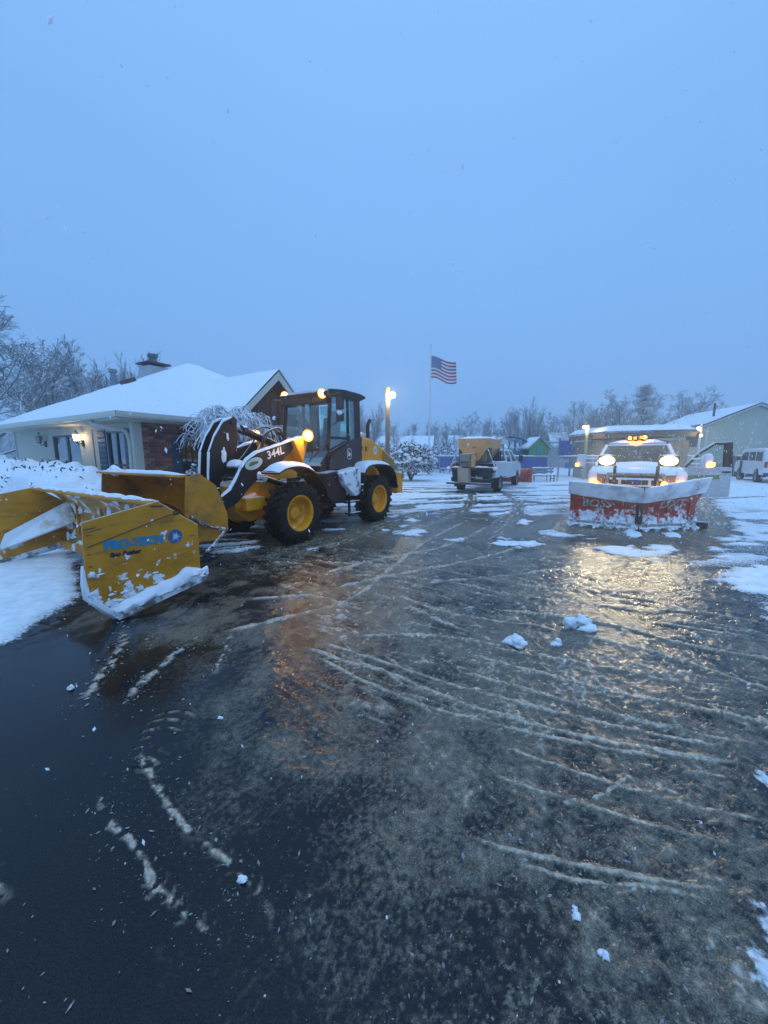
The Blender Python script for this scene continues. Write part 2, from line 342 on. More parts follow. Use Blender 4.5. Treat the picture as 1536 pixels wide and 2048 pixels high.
RIDGES = [  # line, height, half width, lugs, slush
    ([(0.18,4.01),(0.52,3.56),(0.90,3.19)], .020, .030, .3, .9),
    ([(0.10,4.3),(0.62,3.75),(1.15,3.50),(1.49,3.42),(1.75,3.20)], .018, .028, .6, .9),
    ([(1.15,3.80),(1.55,3.70),(2.22,3.45),(2.65,3.05),(3.14,2.81),(3.9,2.5)], .030, .030, .5, 1.),
    ([(1.74,3.29),(2.31,2.89),(2.74,2.42),(3.3,2.0)], .026, .028, .7, 1.),
    ([(2.62,3.55),(2.92,3.39),(3.48,3.14)], .020, .030, .3, .9),
    ([(-0.65,3.14),(0.00,2.77),(0.48,2.48),(1.06,2.21),(1.59,1.99),(2.1,1.85)], .018, .020, .8, .9),
    ([(-0.74,3.05),(-0.35,2.80),(0.05,2.60),(0.58,2.23),(1.06,2.01),(1.51,1.87),(2.04,1.74)], .020, .022, .8, 1.),
    ([(-0.60,2.89),(0.00,2.40),(0.49,2.14),(1.18,1.90),(1.71,1.77)], .017, .018, .8, .9),
    ([(0.50,2.70),(0.70,2.57),(1.00,2.42),(1.45,2.16),(1.81,2.01),(2.18,1.87)], .020, .022, .9, .9),
    ([(0.62,2.95),(1.00,2.72),(1.55,2.42),(2.0,2.25),(2.6,1.98)], .020, .026, 1., .9),
    ([(0.80,3.05),(1.3,2.85),(1.9,2.62),(2.5,2.28)], .018, .024, 1., .8),
    ([(0.29,1.41),(0.41,1.37),(0.62,1.31),(0.90,1.25),(1.16,1.20),(1.45,1.16)], .014, .013, .5, .9),
    ([(0.41,1.34),(0.74,1.22),(1.06,1.19),(1.38,1.10)], .011, .010, .6, .8),
    ([(0.78,1.17),(0.9,1.17),(1.04,1.21),(1.16,1.17)], .011, .009, .3, .8),
    ([(0.60,1.60),(0.95,1.55),(1.43,1.76),(1.63,1.73),(1.93,1.63)], .012, .012, .3, .6),
    ([(-1.44,1.91),(-1.22,1.71),(-1.00,1.51),(-0.73,1.34),(-0.49,1.19),(-0.36,1.04)], .005, .015, .3, .40),
    ([(-1.42,1.61),(-1.28,1.47),(-1.08,1.36),(-0.90,1.21),(-0.72,1.11),(-0.51,1.00)], .005, .014, .5, .36),
    ([(-1.58,3.24),(-1.06,3.56),(-0.39,4.09),(0.09,5.23),(0.91,7.18),(2.24,9.51)], .022, .05, .3, .8),
    ([(-0.90,5.00),(-0.06,5.75),(1.24,6.77),(3.02,9.51),(5.35,13.94)], .030, .06, .3, .9),
    ([(-0.67,4.41),(0.22,5.00),(1.46,5.75),(3.10,7.18),(4.4,9.1)], .028, .05, .3, .9),
    ([(-2.03,2.21),(-2.27,2.97),(-2.56,3.45)], .008, .035, .2, .5),
    ([(-1.75,2.22),(-1.78,2.6),(-1.72,3.2)], .008, .03, .2, .6),
    ([(-1.67,4.09),(-0.75,4.16),(-0.36,3.68)], .025, .04, .3, .9),
    ([(-0.34,3.2),(0.49,3.2),(1.33,2.90)], .018, .03, .5, .8),
    ([(0.4,4.6),(1.91,5.00),(3.15,5.48),(4.40,5.61)], .018, .05, .4, .7),
    ([(-1.1,5.6),(0.6,5.3),(2.0,4.45),(3.6,4.35)], .018, .04, .6, .7),
    ([(-.6,5.0),(0.7,4.75),(1.6,4.2),(2.9,3.8)], .018, .035, .8, .8),
    ([(-1.45,3.35),(-1.34,2.9),(-1.30,2.55)], .006, .03, .2, .5),
    ([(-2.6,1.9),(-2.2,1.55),(-1.75,1.3),(-1.35,1.12)], .004, .03, .2, .3), ([(.55,1.95),(.95,1.75),(1.4,1.55),(1.9,1.42)], .012, .014, .8, .8), ([(.45,1.75),(.85,1.58),(1.25,1.42),(1.7,1.3)], .010, .012, .8, .75),
]
TRACKS = [  # cleared wheel tracks through the far snow: line, half width
    ([(-0.2,7.4),(1.2,9.0),(2.6,11.5),(3.6,15.0),(4.0,17.5)], .22), ([(1.6,6.6),(3.2,9.2),(4.6,12.6),(5.4,16.6)], .22),
    ([(0.2,9.4),(1.5,10.8),(4.8,12.2),(9.5,13.2),(16,15)], .20), ([(0.3,11.8),(3.0,13.3),(7.5,14.2),(13,17.5)], .24),
    ([(0.8,13.8),(4.6,15.0),(9.5,15.6),(15,20)], .25), ([(1.2,16.8),(6,16.9),(12,18.5),(18,23)], .3), ([(0.0,20.5),(5,19.8),(12,21.5),(20,26)], .25),
    ([(-2.0,5.8),(-1.0,6.7),(-.2,8.4),(.9,10.4)], .25), ([(-3.6,6.3),(-2.4,6.6),(-1.2,8.0)], .22), ([(7.6,8.2),(9.5,10.6),(12.5,14.5),(19,22)], .3), ([(8.6,7.0),(11.5,9.6),(16,14)], .25),
]
SNOWP = {
    'left': [(-14,4.5),(-7.2,6.0),(-5.72,6.47),(-4.78,5.75),(-3.54,4.24),(-3.35,3.56),(-3.22,3.14),(-3.24,2.85),(-3.8,2.2),(-5,1.0),(-14,0.5)],
    'lawn': [(-60,6.9),(-6.4,6.9),(-4.6,7.9),(-4.2,8.6),(-3.4,9.7),(-2.0,11.6),(-0.6,13.5),(0.2,15),(-0.5,45),(-60,45)],
    'right': [(13.5,15.5),(10.2,11.2),(8.0,8.6),(7.3,7.7),(5.7,6.39),(4.75,5.00),(3.62,4.16),(3.69,3.74),(3.78,3.36),(5.2,2.6),(9,2),(40,2),(60,15)],
    'rp': [(2.46,2.30),(3.0,2.36),(3.0,2.0),(2.46,2.0),(2.36,2.14)],
    'rl': [(1.93,1.72),(2.8,1.75),(2.4,1.0),(1.64,1.13),(1.66,1.36)],
    'rl2': [(1.36,1.08),(2.0,1.05),(1.8,0.8),(1.32,0.92)],
    'behind': [(-3.9,6.5),(-3.6,8.80),(-2.6,7.9),(-2.09,6.36),(-2.86,5.95)],
    'p3': [(0.45,4.16),(0.96,4.16),(1.22,3.68),(0.98,3.56)],
}
def ground_fields(x, y):
    w1 = fbm(x * 1.3, y * 1.3, 1, 4) - .5; w2 = fbm(x * 6, y * 6, 2, 4) - .5; w3 = fbm(x * 28, y * 28, 3, 3) - .5
    snow = np.zeros(x.shape); wob = .45 * w1 + .30 * w2 + .07 * w3
    for k, P in SNOWP.items():
        am = {'left': .45, 'rp': .8, 'rl': .75, 'rl2': .7, 'p3': .8}.get(k, 1.0)
        sd = poly_sd(x, y, P); soft = {'rl': .16, 'rp': .14, 'rl2': .14, 'p3': .2, 'left': .30}.get(k, .35)
        v = sm(sd + wob * am * 1.4, -soft * .3, soft)
        if k == 'p3': v = v * .45
        snow = np.maximum(snow, v)
    rsd = poly_sd(x, y, SNOWP['right']); snow = snow * (1 - .60 * sm(fbm(x * 1.6 + .5 * w2, y * 2.4, 91, 4), .48, .60) * sm(rsd, -.6, .0) * (1 - sm(rsd, .9, 2.6)) * (1 - sm(y, 10, 13)))
    # everything far is snow, thinning towards the cleared middle
    far = sm(y + 3.2 * w1 + 1.5 * w2 - .10 * np.abs(x - 3), 7.5, 14.0)
    mid = sm(fbm(x * 1.1, y * 1.6, 8, 4), .55, .66) * sm(y, 4.6, 6.2) * .85
    snow = np.maximum(snow, np.maximum(far, mid))
    tr = np.zeros(x.shape); edge = np.zeros(x.shape)
    for P, hw in TRACKS:
        bx = [p[0] for p in P]; by = [p[1] for p in P]
        m = (x > min(bx) - 1) & (x < max(bx) + 1) & (y > min(by) - 1) & (y < max(by) + 1)
        if not m.any(): continue
        d, s, L = line_sd(x[m], y[m], curve(P)); d0 = d; d = np.abs(d) + .10 * w2[m]
        f = np.clip(np.minimum(s, L - s) / .8, 0, 1)
        tr[m] = np.maximum(tr[m], (1 - sm(d, hw * .5, hw * 1.25)) * f * (.35 + .65 * sm(fbm(s * .9, d0 * 22, 61, 3), .36, .60))); edge[m] = np.maximum(edge[m], np.exp(-((d - hw * 1.25) / .07) ** 2) * f)
    inl = sm(poly_sd(x, y, SNOWP['lawn']), 0, .4); inr = np.maximum(sm(poly_sd(x, y, SNOWP['right']), .3, 1.5) * (1 - sm(y, 9, 12)), sm(poly_sd(x, y, SNOWP['left']), 0, .2))
    tr = tr * (1 - inl) * (1 - inr * .7)
    stk = fbm(x * .55 + 1.2 * w1, (y - .12 * x) * 2.6, 63, 4); snow = snow * (1 - .85 * tr) * (1 - .75 * sm(stk, .52, .66) * (1 - inl) * (1 - inr) * (1 - sm(x - y * .9, -.5, 1.2)) * (1 - sm(y, 17, 24)))
    # slush: granular, heavy on the right, none on the wet strip low left
    side = sm(x + .55 * (y - 1.2) + .9 * w1, -.55, .75)
    q = side * (.35 + .9 * w2 + .9 * w3 + .5 * w1) * (1 - .3 * sm(y, 6, 10))
    q = np.clip(q, 0, 1) * .75
    film = np.clip(sm(x + .75 * (y - 1.0) + .9 * w1, -1.3, .3) * (.45 + 1.1 * w1 + .8 * w2 + .35 * w3), 0, .62); film = film * (1 - .55 * (1 - sm(y, 1.2, 2.4)) * sm(fbm(x * 70, y * 70, 81, 3), .36, .60)); q = np.maximum(q * 1.05, film * .68)
    spk = sm(fbm(x * 75, y * 75, 83, 2), .60, .74) * sm(x + .5 * (y - 1.0), -.9, .5) * (1 - sm(y, 2.2, 3.4)); q = np.maximum(q, .46 * spk)
    lt = sm(y + .4 * x + 1.2 * w1, 1.6, 2.6) * sm(fbm(x * 5, y * 2.2, 21, 4), .50, .68) * .38
    q = np.maximum(q, lt * (1 - snow)); q = np.maximum(q, .75 * tr * sm(w2 + .5, .25, .6)); q = np.maximum(q, .5 * sm(y, 5, 8) * (1 - snow))
    h = .004 * w1 + .0035 * w2 * (1 - side) * .3
    gran = np.maximum(fbm(x * 17, y * 17, 31, 3) - .42, 0) * .06 + np.maximum(fbm(x * 52, y * 52, 33, 2) - .40, 0) * .022
    h = h + gran * (.06 + q) * (.15 + .85 * sm(x + .6 * (y - 1.0) + .8 * w1, -1.2, .6))
    # curving ruts pressed by many tyres
    th_ = .45 + .35 * (fbm(x * .25, y * .25, 71, 2) - .5); ca_, sa_ = np.cos(th_), np.sin(th_); ur = x * ca_ - y * sa_; vr = x * sa_ + y * ca_
    for (fu, fv, sd_, hh_) in ((.55, 4.6, 73, .012), (.9, 8.5, 75, .009), (2.6, 9.0, 77, .009), (3.5, 15.0, 79, .007)):
        rn = 1 - np.abs(2 * fbm(ur * fu + .3 * w1, vr * fv + .8 * w1, sd_, 2) - 1); rd = sm(rn, .92, .99) * sm(fbm(x * 1.7, y * 1.7, sd_ + 1, 3), .36, .56) * side * (1 - snow) * sm(y, 1.45, 2.3)
        h = h + hh_ * rd * (1 + 1.6 * w3); q = np.maximum(q, rd * (.68 + .7 * w3))
    ridge = np.zeros(x.shape)
    for P, hh, hw, lug, sl_ in RIDGES:
        C = curve(P); bx = [p[0] for p in C]; by = [p[1] for p in C]; pad = .35
        m = (x > min(bx) - pad) & (x < max(bx) + pad) & (y > min(by) - pad) & (y < max(by) + pad)
        if not m.any(): continue
        xx, yy = x[m], y[m]; d, s, L = line_sd(xx, yy, C)
        d = d + .9 * hw * (w2[m] + 1.4 * w3[m]); f = np.clip(np.minimum(s, L - s) / .25, 0, 1)
        br = sm(fbm(s * 5 + 9 * hw, d * 3, 41, 3), .33, .56)
        core = np.exp(-(d / hw) ** 2) * (.62 + .38 * br)
        ad = np.abs(d); period = hw * 4.2
        st = sm(np.sin(6.283 * (s + ad * .9) / period + 2.5 * w1[m]), .25, .8) * np.exp(-((ad - hw * 2.0) / (hw * 1.2)) ** 2) * lug * sm(fbm(xx * 4, yy * 4, 44, 2), .38, .6)
        v = np.maximum(core, .75 * st) * f
        if sl_ < .7:   # thin broken traces: only clumps of slush are left
            v = v * sm(fbm(xx * 26, yy * 26, 47, 3), .36, .58) * 1.35; sl_ = .75
        h[m] += hh * v * (.8 + 1.2 * w3[m]); ridge[m] = np.maximum(ridge[m], v * sl_)
    q = np.maximum(q, np.clip(ridge * 1.25, 0, 1))
    # crescents of packed slush dropped by tyre lugs
    px, py = x + 1.33, y - 1.95; lugm = sm(1 - np.abs(px) / .16, 0, .3) * sm(1 - np.abs(py) / .30, 0, .3)
    lg = sm(np.sin(6.283 * (py + .9 * px * px * 3 + .1 * px) / .075), .0, .7) * lugm * sm(w2 + .5, .3, .55)
    h += .006 * lg; lg = lg * sm(fbm(x * 30, y * 30, 48, 3), .36, .56); q = np.maximum(q, .62 * lg)
    px, py = x + .95, y - 2.75; lugm = sm(1 - np.abs(px) / .14, 0, .3) * sm(1 - np.abs(py) / .35, 0, .3)
    q = np.maximum(q, .34 * lugm * sm(w3 + .5, .35, .6))
    # thickness of the snow lying
    th = snow ** .8 * (.038 + .035 * w1 + .018 * w2 + .006 * w3) * (.22 + .78 * sm(y, 1.6, 4)) + edge * .022 * (snow > .02) * (1 - inl)
    h = h + th
    pud = (1 - snow) * (1 - np.clip(q * 1.6, 0, 1)) * sm(.5 + w1 * 1.2 - side * .75 + .25 * sm(-x, .3, 1.5), .42, .62)
    return h, snow, np.clip(q, 0, 1) * (1 - snow * .9), pud, side
ys = [0.35]
while ys[-1] < 46: ys.append(ys[-1] + max(0.0042, 0.0050 * ys[-1]))
ys = np.array(ys); nc = 640; t = np.linspace(-1, 1, nc)
X = t[None, :] * (1.42 * ys[:, None] + 0.55); Yg = np.repeat(ys[:, None], nc, 1)
Hh, S, Q, PU, SD = ground_fields(X.ravel(), Yg.ravel())
fade = sm(Yg.ravel(), 40, 46); Hh = Hh * (1 - fade) + .03 * fade
nr = len(ys); co = np.stack([X.ravel(), Yg.ravel(), Hh], 1).astype(np.float32)
ii = np.arange(nr - 1)[:, None] * nc + np.arange(nc - 1)[None, :]
fc = np.stack([ii, ii + 1, ii + nc + 1, ii + nc], 2).reshape(-1, 4).astype(np.int32)
me = bpy.data.meshes.new('parking_lot'); me.vertices.add(len(co)); me.vertices.foreach_set('co', co.ravel())
me.loops.add(fc.size); me.loops.foreach_set('vertex_index', fc.ravel()); me.polygons.add(len(fc))
me.polygons.foreach_set('loop_start', np.arange(0, fc.size, 4, dtype=np.int32)); me.polygons.foreach_set('use_smooth', np.ones(len(fc), bool))
me.update(); me.validate()
at = me.color_attributes.new('cover', 'FLOAT_COLOR', 'POINT')
at.data.foreach_set('color', np.stack([S, Q, PU, SD], 1).astype(np.float32).ravel())
lot = bpy.data.objects.new('parking_lot', me); col.objects.link(lot); tag(lot, 'wet black asphalt lot with slush ruts and patches of snow', None, kind='structure')
def ground_mat():
    m = bpy.data.materials.new('wet_lot'); m.use_nodes = True; t = m.node_tree; n = t.nodes; l = t.links.new; b = n['Principled BSDF']
    a = n.new('ShaderNodeVertexColor'); a.layer_name = 'cover'; s = n.new('ShaderNodeSeparateColor'); l(a.outputs[0], s.inputs[0])
    g = n.new('ShaderNodeNewGeometry')
    def noise(sc, d=4, ro=.6):
        k = n.new('ShaderNodeTexNoise'); k.inputs['Scale'].default_value = sc; k.inputs['Detail'].default_value = d; k.inputs['Roughness'].default_value = ro; l(g.outputs['Position'], k.inputs['Vector']); return k.outputs[0]
    def rng(x, a0, a1, b0=0., b1=1., smo=True):
        k = n.new('ShaderNodeMapRange'); k.interpolation_type = 'SMOOTHSTEP' if smo else 'LINEAR'
        for i, vv in enumerate((a0, a1, b0, b1)): k.inputs[i + 1].default_value = vv
        l(x, k.inputs[0]); return k.outputs[0]
    def math_(op, x, y):
        k = n.new('ShaderNodeMath'); k.operation = op
        for i, vv in enumerate((x, y)):
            if isinstance(vv, (int, float)): k.inputs[i].default_value = vv
            else: l(vv, k.inputs[i])
        return k.outputs[0]
    def mixc(f, A, B):
        k = n.new('ShaderNodeMix'); k.data_type = 'RGBA'; l(f, k.inputs[0])
        for i, vv in ((6, A), (7, B)):
            if isinstance(vv, tuple): k.inputs[i].default_value = (*vv, 1)
            else: l(vv, k.inputs[i])
        return k.outputs[2]
    def mixf(f, A, B):
        k = n.new('ShaderNodeMix'); l(f, k.inputs[0])
        for i, vv in ((2, A), (3, B)):
            if isinstance(vv, (int, float)): k.inputs[i].default_value = vv
            else: l(vv, k.inputs[i])
        return k.outputs[0]
    fine = noise(170, 3); med = noise(38, 5); big = noise(2.2, 5)
    asph = mixc(rng(fine, .42, .68), (.006, .007, .009), (.020, .021, .024))
    asph = mixc(rng(big, .35, .7), asph, mixc(rng(fine, .4, .7), (.009, .009, .009), (.028, .026, .024)))
    slc = mixc(rng(med, .35, .65), (.25, .205, .155), (.54, .475, .39))  # slush and film: dirt brown, with headlight warmth also put into the colour
    qn = math_('ADD', s.outputs[1], math_('MULTIPLY', math_('SUBTRACT', med, .5), .55))
    qf = rng(qn, .42, .88); qfilm = rng(qn, .08, .5)
    c = mixc(qfilm, asph, mixc(rng(fine, .35, .7), (.085, .072, .053), (.25, .215, .165))); c = mixc(qf, c, slc)
    snc = mixc(rng(noise(7, 5), .35, .65), (.70, .74, .80), (.84, .87, .92))
    sf = rng(math_('ADD', s.outputs[0], math_('MULTIPLY', math_('SUBTRACT', med, .5), .8)), .30, .62)
    snc = mixc(rng(s.outputs[0], .5, .95), mixc(rng(med, .4, .6), (.42, .42, .43), (.72, .75, .80)), snc)
    c = mixc(sf, c, snc); l(c, b.inputs['Base Color'])
    rw = mixf(rng(big, .3, .7), .06, .13)
    r_ = mixf(s.outputs[2], rw, .07); r_ = mixf(qfilm, r_, .16); r_ = mixf(qf, r_, .34); r_ = mixf(sf, r_, .75); l(r_, b.inputs['Roughness'])
    b.inputs['IOR'].default_value = 1.36
    vo = n.new('ShaderNodeTexVoronoi'); vo.inputs['Scale'].default_value = 95; l(g.outputs['Position'], vo.inputs['Vector'])
    grain = math_('SUBTRACT', 1.0, vo.outputs[0]); hb = math_('ADD', math_('MULTIPLY', fine, .6), math_('MULTIPLY', grain, .8))
    hb = math_('ADD', hb, math_('MULTIPLY', med, 1.2))
    st = mixf(s.outputs[2], .42, .04); st = mixf(sf, st, .30)
    side = a.outputs['Alpha']; st = math_('MULTIPLY', st, rng(side, 0, 1, .45, 1.0))
    bp = n.new('ShaderNodeBump'); bp.inputs['Distance'].default_value = .006; l(hb, bp.inputs['Height']); l(st, bp.inputs['Strength']); l(bp.outputs[0], b.inputs['Normal'])
    return m
me.materials.append(ground_mat())
# land beyond the lot, out to the horizon
GS = M('snowfield', (0.74, 0.78, 0.84), 0.75, var=0.07, vs=0.35, bump=0.4, bs=3)
mb = MB()
for (x0, x1, y0, y1) in ((-700, 700, 45.8, 1100), (-700, 700, -300, 0.352)): mb.add([(x0, y0, 0.0), (x1, y0, 0.0), (x1, y1, 0.0), (x0, y1, 0.0)], [(0, 1, 2, 3)])
for sg in (-1, 1):
    mb.add([(sg * (1.42 * .352 + .545), .352, 0.0), (sg * 700, .352, 0.0), (sg * 700, 45.8, 0.0), (sg * (1.42 * 45.8 + .5), 45.8, 0.0)], [(0, 1, 2, 3) if sg > 0 else (3, 2, 1, 0)])
tag(mb.build('ground', GS), 'open snow-covered ground reaching to the horizon', None, kind='structure')

# lumps of snow dropped on the lot
def lump(loc, r, seed, label):
    b = MB()
    for k in range(4 if r > .03 else 2):
        random.seed(seed * 10 + k); o = Vector((random.uniform(-1, 1) * r, random.uniform(-.7, .7) * r, random.uniform(-.2, .35) * r))
        b.blob(o + Vector((0, 0, r * .35)), (r * random.uniform(.5, .9), r * random.uniform(.5, .8), r * random.uniform(.4, .65)), seed + k, 12, 9, .35)
    tag(b.build('snow_lump', SNOW, smooth=70, loc=loc), label, 'snow lump', 'lumps of snow lying on the wet lot')
lump((1.16, 3.0, .01), .085, 1, 'large ragged lump of snow in the middle of the slushy lot')
lump((1.86, 3.36, .01), .09, 2, 'white lump of snow on the open lot nearest the plow truck')
lump((1.53, 3.05, .005), .04, 3, 'small dirty snow lump between the two large white lumps')
lump((.70, 1.11, .0), .019, 4, 'upper of two small snow lumps low in the picture')
lump((.735, 1.00, .0), .020, 5, 'lower of two small snow lumps low in the picture')
lump((-2.23, 2.42, .0), .028, 6, 'small snow lump left of the lug prints on wet asphalt')
lump((-1.04, 2.13, .0), .014, 7, 'tiny snow lump right of the lug prints on wet asphalt')
lump((-.55, 1.22, .0), .018, 8, 'flat slush flake at the end of the wet tyre line')

# crumbs of slush thrown about by the tyres
cr_b = MB(); rnd = random.Random(77)
for k in range(7500):
    if k < 1500:
        P_ = RIDGES[rnd.choice((15, 16, 11, 12, 7, 8, 20, 21))][0]; i = rnd.randrange(len(P_) - 1); t_ = rnd.random(); x = P_[i][0] * (1 - t_) + P_[i + 1][0] * t_ + rnd.gauss(0, .07); y = P_[i][1] * (1 - t_) + P_[i + 1][1] * t_ + rnd.gauss(0, .07)
    else:
        y = .8 + 5.5 * rnd.random() ** 1.8; x = rnd.uniform(-1.1, 1.2) * (y + .3)
        if rnd.random() > min(1, max(.10, .5 + .5 * x + .25 * (y - 1.2))): continue
    r_ = min(.006, .0007 * (.6 + rnd.paretovariate(1.6))) * (.8 + .35 * y); c = Vector((x, y, .003 + r_ * .2)); a = rnd.uniform(0, 3.14); e1 = Vector((math.cos(a), math.sin(a), 0)) * r_ * rnd.uniform(.9, 2.4); e2 = Vector((-math.sin(a), math.cos(a), 0)) * r_ * rnd.uniform(.6, 1.1); e3 = Vector((0, 0, r_ * rnd.uniform(.4, .9)))
    cr_b.add([c + e1, c + e2 + e1 * .2, c - e1, c - e2 * .9, c + e3 + e1 * .3, c + e3 * .8 - e1 * .4], [(0, 1, 4), (1, 5, 4), (1, 2, 5), (2, 3, 5), (3, 4, 5), (3, 0, 4)])
tag(cr_b.build('slush_crumbs', M('slush_crumb', (.34, .35, .37), .5, var=.3, vs=2.0)), 'crumbs of grey slush scattered over the wet lot', None, kind='stuff')

# haze of falling snow in the air, and the flakes that can be told apart
hz = MB().box((0, 120, 12.0), (560, 420, 26.0)).build('haze', None or SNOW); tag(hz, 'pale blue haze of falling snow filling the air', None, kind='stuff')
hm = bpy.data.materials.new('haze_air'); hm.use_nodes = True; tn_ = hm.node_tree; tn_.nodes.clear()
ho = tn_.nodes.new('ShaderNodeOutputMaterial'); pv = tn_.nodes.new('ShaderNodeVolumePrincipled')
pv.inputs['Color'].default_value = (0.86, 0.95, 1.0, 1); pv.inputs['Density'].default_value = 0.0048; pv.inputs['Anisotropy'].default_value = 0.72
tn_.links.new(pv.outputs[0], ho.inputs['Volume']); hz.data.materials.clear(); hz.data.materials.append(hm)
fl = MB(); random.seed(5)
for k in range(1500):
    y = 0.8 + 13 * random.random() ** 1.3; x = random.uniform(-1.15, 1.15) * y; z = random.uniform(0.02, 4.5)
    if (x * x + y * y + (z - 1.65) ** 2) < 1.6: continue
    s_ = random.uniform(.0022, .0048); ax = Vector((random.uniform(-.5, .5), random.uniform(-.5, .5), -1)).normalized() * s_ * random.uniform(1.5, 3.0); c = Vector((x, y, z))
    sd = ax.orthogonal().normalized() * s_; s2 = ax.cross(sd).normalized() * s_
    fl.add([c - ax, c + sd, c + s2, c - sd, c - s2, c + ax], [(0, 2, 1), (0, 3, 2), (0, 4, 3), (0, 1, 4), (5, 1, 2), (5, 2, 3), (5, 3, 4), (5, 4, 1)])
for k in range(900):   # dense in front of the plow truck
    x = random.uniform(4.0, 8.2); y = random.uniform(6.0, 9.0); z = random.uniform(0.1, 2.4); c = Vector((x, y, z)); s_ = random.uniform(.004, .0085)
    ax = Vector((random.uniform(-.3, .3), random.uniform(-.3, .3), -1)).normalized() * s_ * random.uniform(2., 4.); sd = ax.orthogonal().normalized() * s_; s2 = ax.cross(sd).normalized() * s_
    fl.add([c - ax, c + sd, c + s2, c - sd, c - s2, c + ax], [(0, 2, 1), (0, 3, 2), (0, 4, 3), (0, 1, 4), (5, 1, 2), (5, 2, 3), (5, 3, 4), (5, 4, 1)])
tag(fl.build('falling_snow', SNOW), 'snowflakes drifting down through the air over the lot', None, kind='stuff')

# ------------------------------------------------------------------ wheel loader
LH = math.atan2(-0.85264, -0.52250)
LO = Vector((-2.488, 7.455, 0.0))
loader = tag(empty('wheel_loader', LO, LH), 'yellow and black wheel loader with lit work lights carrying a wide snow pusher', 'wheel loader')
def big_tyre(r=.60, w=.40, rim=.335, n=48, lugs=22):
    t = MB(); hw = w / 2
    t.lathe([(-hw * .86, rim), (-hw * .98, rim + .06), (-hw * 1.0, r - .16), (-hw * .92, r - .075), (-hw * .75, r - .045), (0, r - .04), (hw * .75, r - .045), (hw * .92, r - .075), (hw * 1.0, r - .16), (hw * .98, rim + .06), (hw * .86, rim)], n)
    for k in range(lugs):
        for sd in (-1, 1):
            a0 = 2 * math.pi * (k + (0.5 if sd > 0 else 0)) / lugs
            def pt(rr, y, da): a = a0 + da; return (rr * math.cos(a), y, rr * math.sin(a))
            d = .062; sk = .20
            for (y0, y1, s0, s1, r0, r1) in ((sd * .0, sd * hw * .98, 0, sk, r, r - .012), (sd * hw * .98, sd * hw * 1.04, sk, sk * 1.08, r - .012, r - .10)):
                vs = [pt(r - .10, y0, s0 - d), pt(r - .16 if r1 < r - .05 else r - .10, y1, s1 - d), pt(r - .16 if r1 < r - .05 else r - .10, y1, s1 + d), pt(r - .10, y0, s0 + d),
                      pt(r0, y0, s0 - d * .8), pt(r1, y1, s1 - d * .8), pt(r1, y1, s1 + d * .8), pt(r0, y0, s0 + d * .8)]
                t.hexa(vs)
    return t.mesh('tyre', RUB, 35)
def big_rim(r=.34, w=.40):
    t = MB(); hw = w / 2
    t.lathe([(-hw * .9, r), (-hw * .9, r - .03), (-hw * .3, r - .06), (-.02, r - .06), (hw * .15, r - .06), (hw * .86, r - .035), (hw * .92, r - .018), (hw * .92, r + .004), (hw * .8, r + .004), (hw * .8, r - .01)], 36)
    t.lathe([(hw * .15, r - .055), (hw * .05, r - .085), (-hw * .25, .19), (-hw * .22, .14), (-hw * .22, .001)], 36)
    return t.mesh('rim', RIMY, 40)
def big_hub():
    t = MB(); t.lathe([(-.06, .15), (.015, .135), (.045, .115), (.055, .08), (.055, .001)], 20)
    for k in range(10):
        a = 2 * math.pi * k / 10; t.lathe([(-.03, .014), (.0, .014), (.003, .001)], 6, (.205 * math.cos(a), 0, .205 * math.sin(a)))
    return t.mesh('hub', RIMY, 40)
TY, RI, HU = big_tyre(), big_rim(), big_hub()
for a in (0.0, -2.80):
    for sd in (1, -1):
        w = empty('wheel', (a, sd * .90, .585), parent=loader, rot=(0, random.uniform(0, 6), 0 if sd > 0 else math.pi))
        for nm, me_ in (('tyre', TY), ('rim', RI), ('hub', HU)):
            o = bpy.data.objects.new(nm, me_); col.objects.link(o); o.parent = w
def P(name, fn, mat, smooth=None, bevel=0.0, parent=None, label=None):
    b = MB(); fn(b); return b.build(name, mat, parent or loader, smooth, bevel, label)
# fenders: a curved plate over the tyre with its snow
def fender(pts, y0, y1, th=.03):
    b = MB(); up = [Vector((p[0], 0, p[1])) for p in pts]; k = len(up)
    for yy in (0,):
        vs = []
        for i, p in enumerate(up):
            d = (up[min(i + 1, k - 1)] - up[max(i - 1, 0)]).normalized(); nn = Vector((-d.z, 0, d.x))
            if nn.z < 0 and abs(d.x) > .2: nn = -nn
            for (y, off) in ((y0, 0), (y1, 0), (y1, -th), (y0, -th)): vs.append((p.x + nn.x * off, y, p.z + nn.z * off))
        fs = [(i * 4 + j, i * 4 + (j + 1) % 4, (i + 1) * 4 + (j + 1) % 4, (i + 1) * 4 + j) for i in range(k - 1) for j in range(4)] + [(0, 1, 2, 3), tuple((k - 1) * 4 + j for j in (3, 2, 1, 0))]
        b.add(vs, fs)
    return b
def arc_pts(P_, n=5): return curve(P_, n)
FF = arc_pts([(.52, 1.36), (.30, 1.44), (-.03, 1.46), (-.30, 1.40), (-.55, 1.24), (-.74, 1.0), (-.80, .82)])
FRR = arc_pts([(-2.02, .72), (-2.06, 1.05), (-2.18, 1.36), (-2.40, 1.44), (-2.8, 1.45), (-3.25, 1.40), (-3.50, 1.22), (-3.62, .95), (-3.64, .80)])
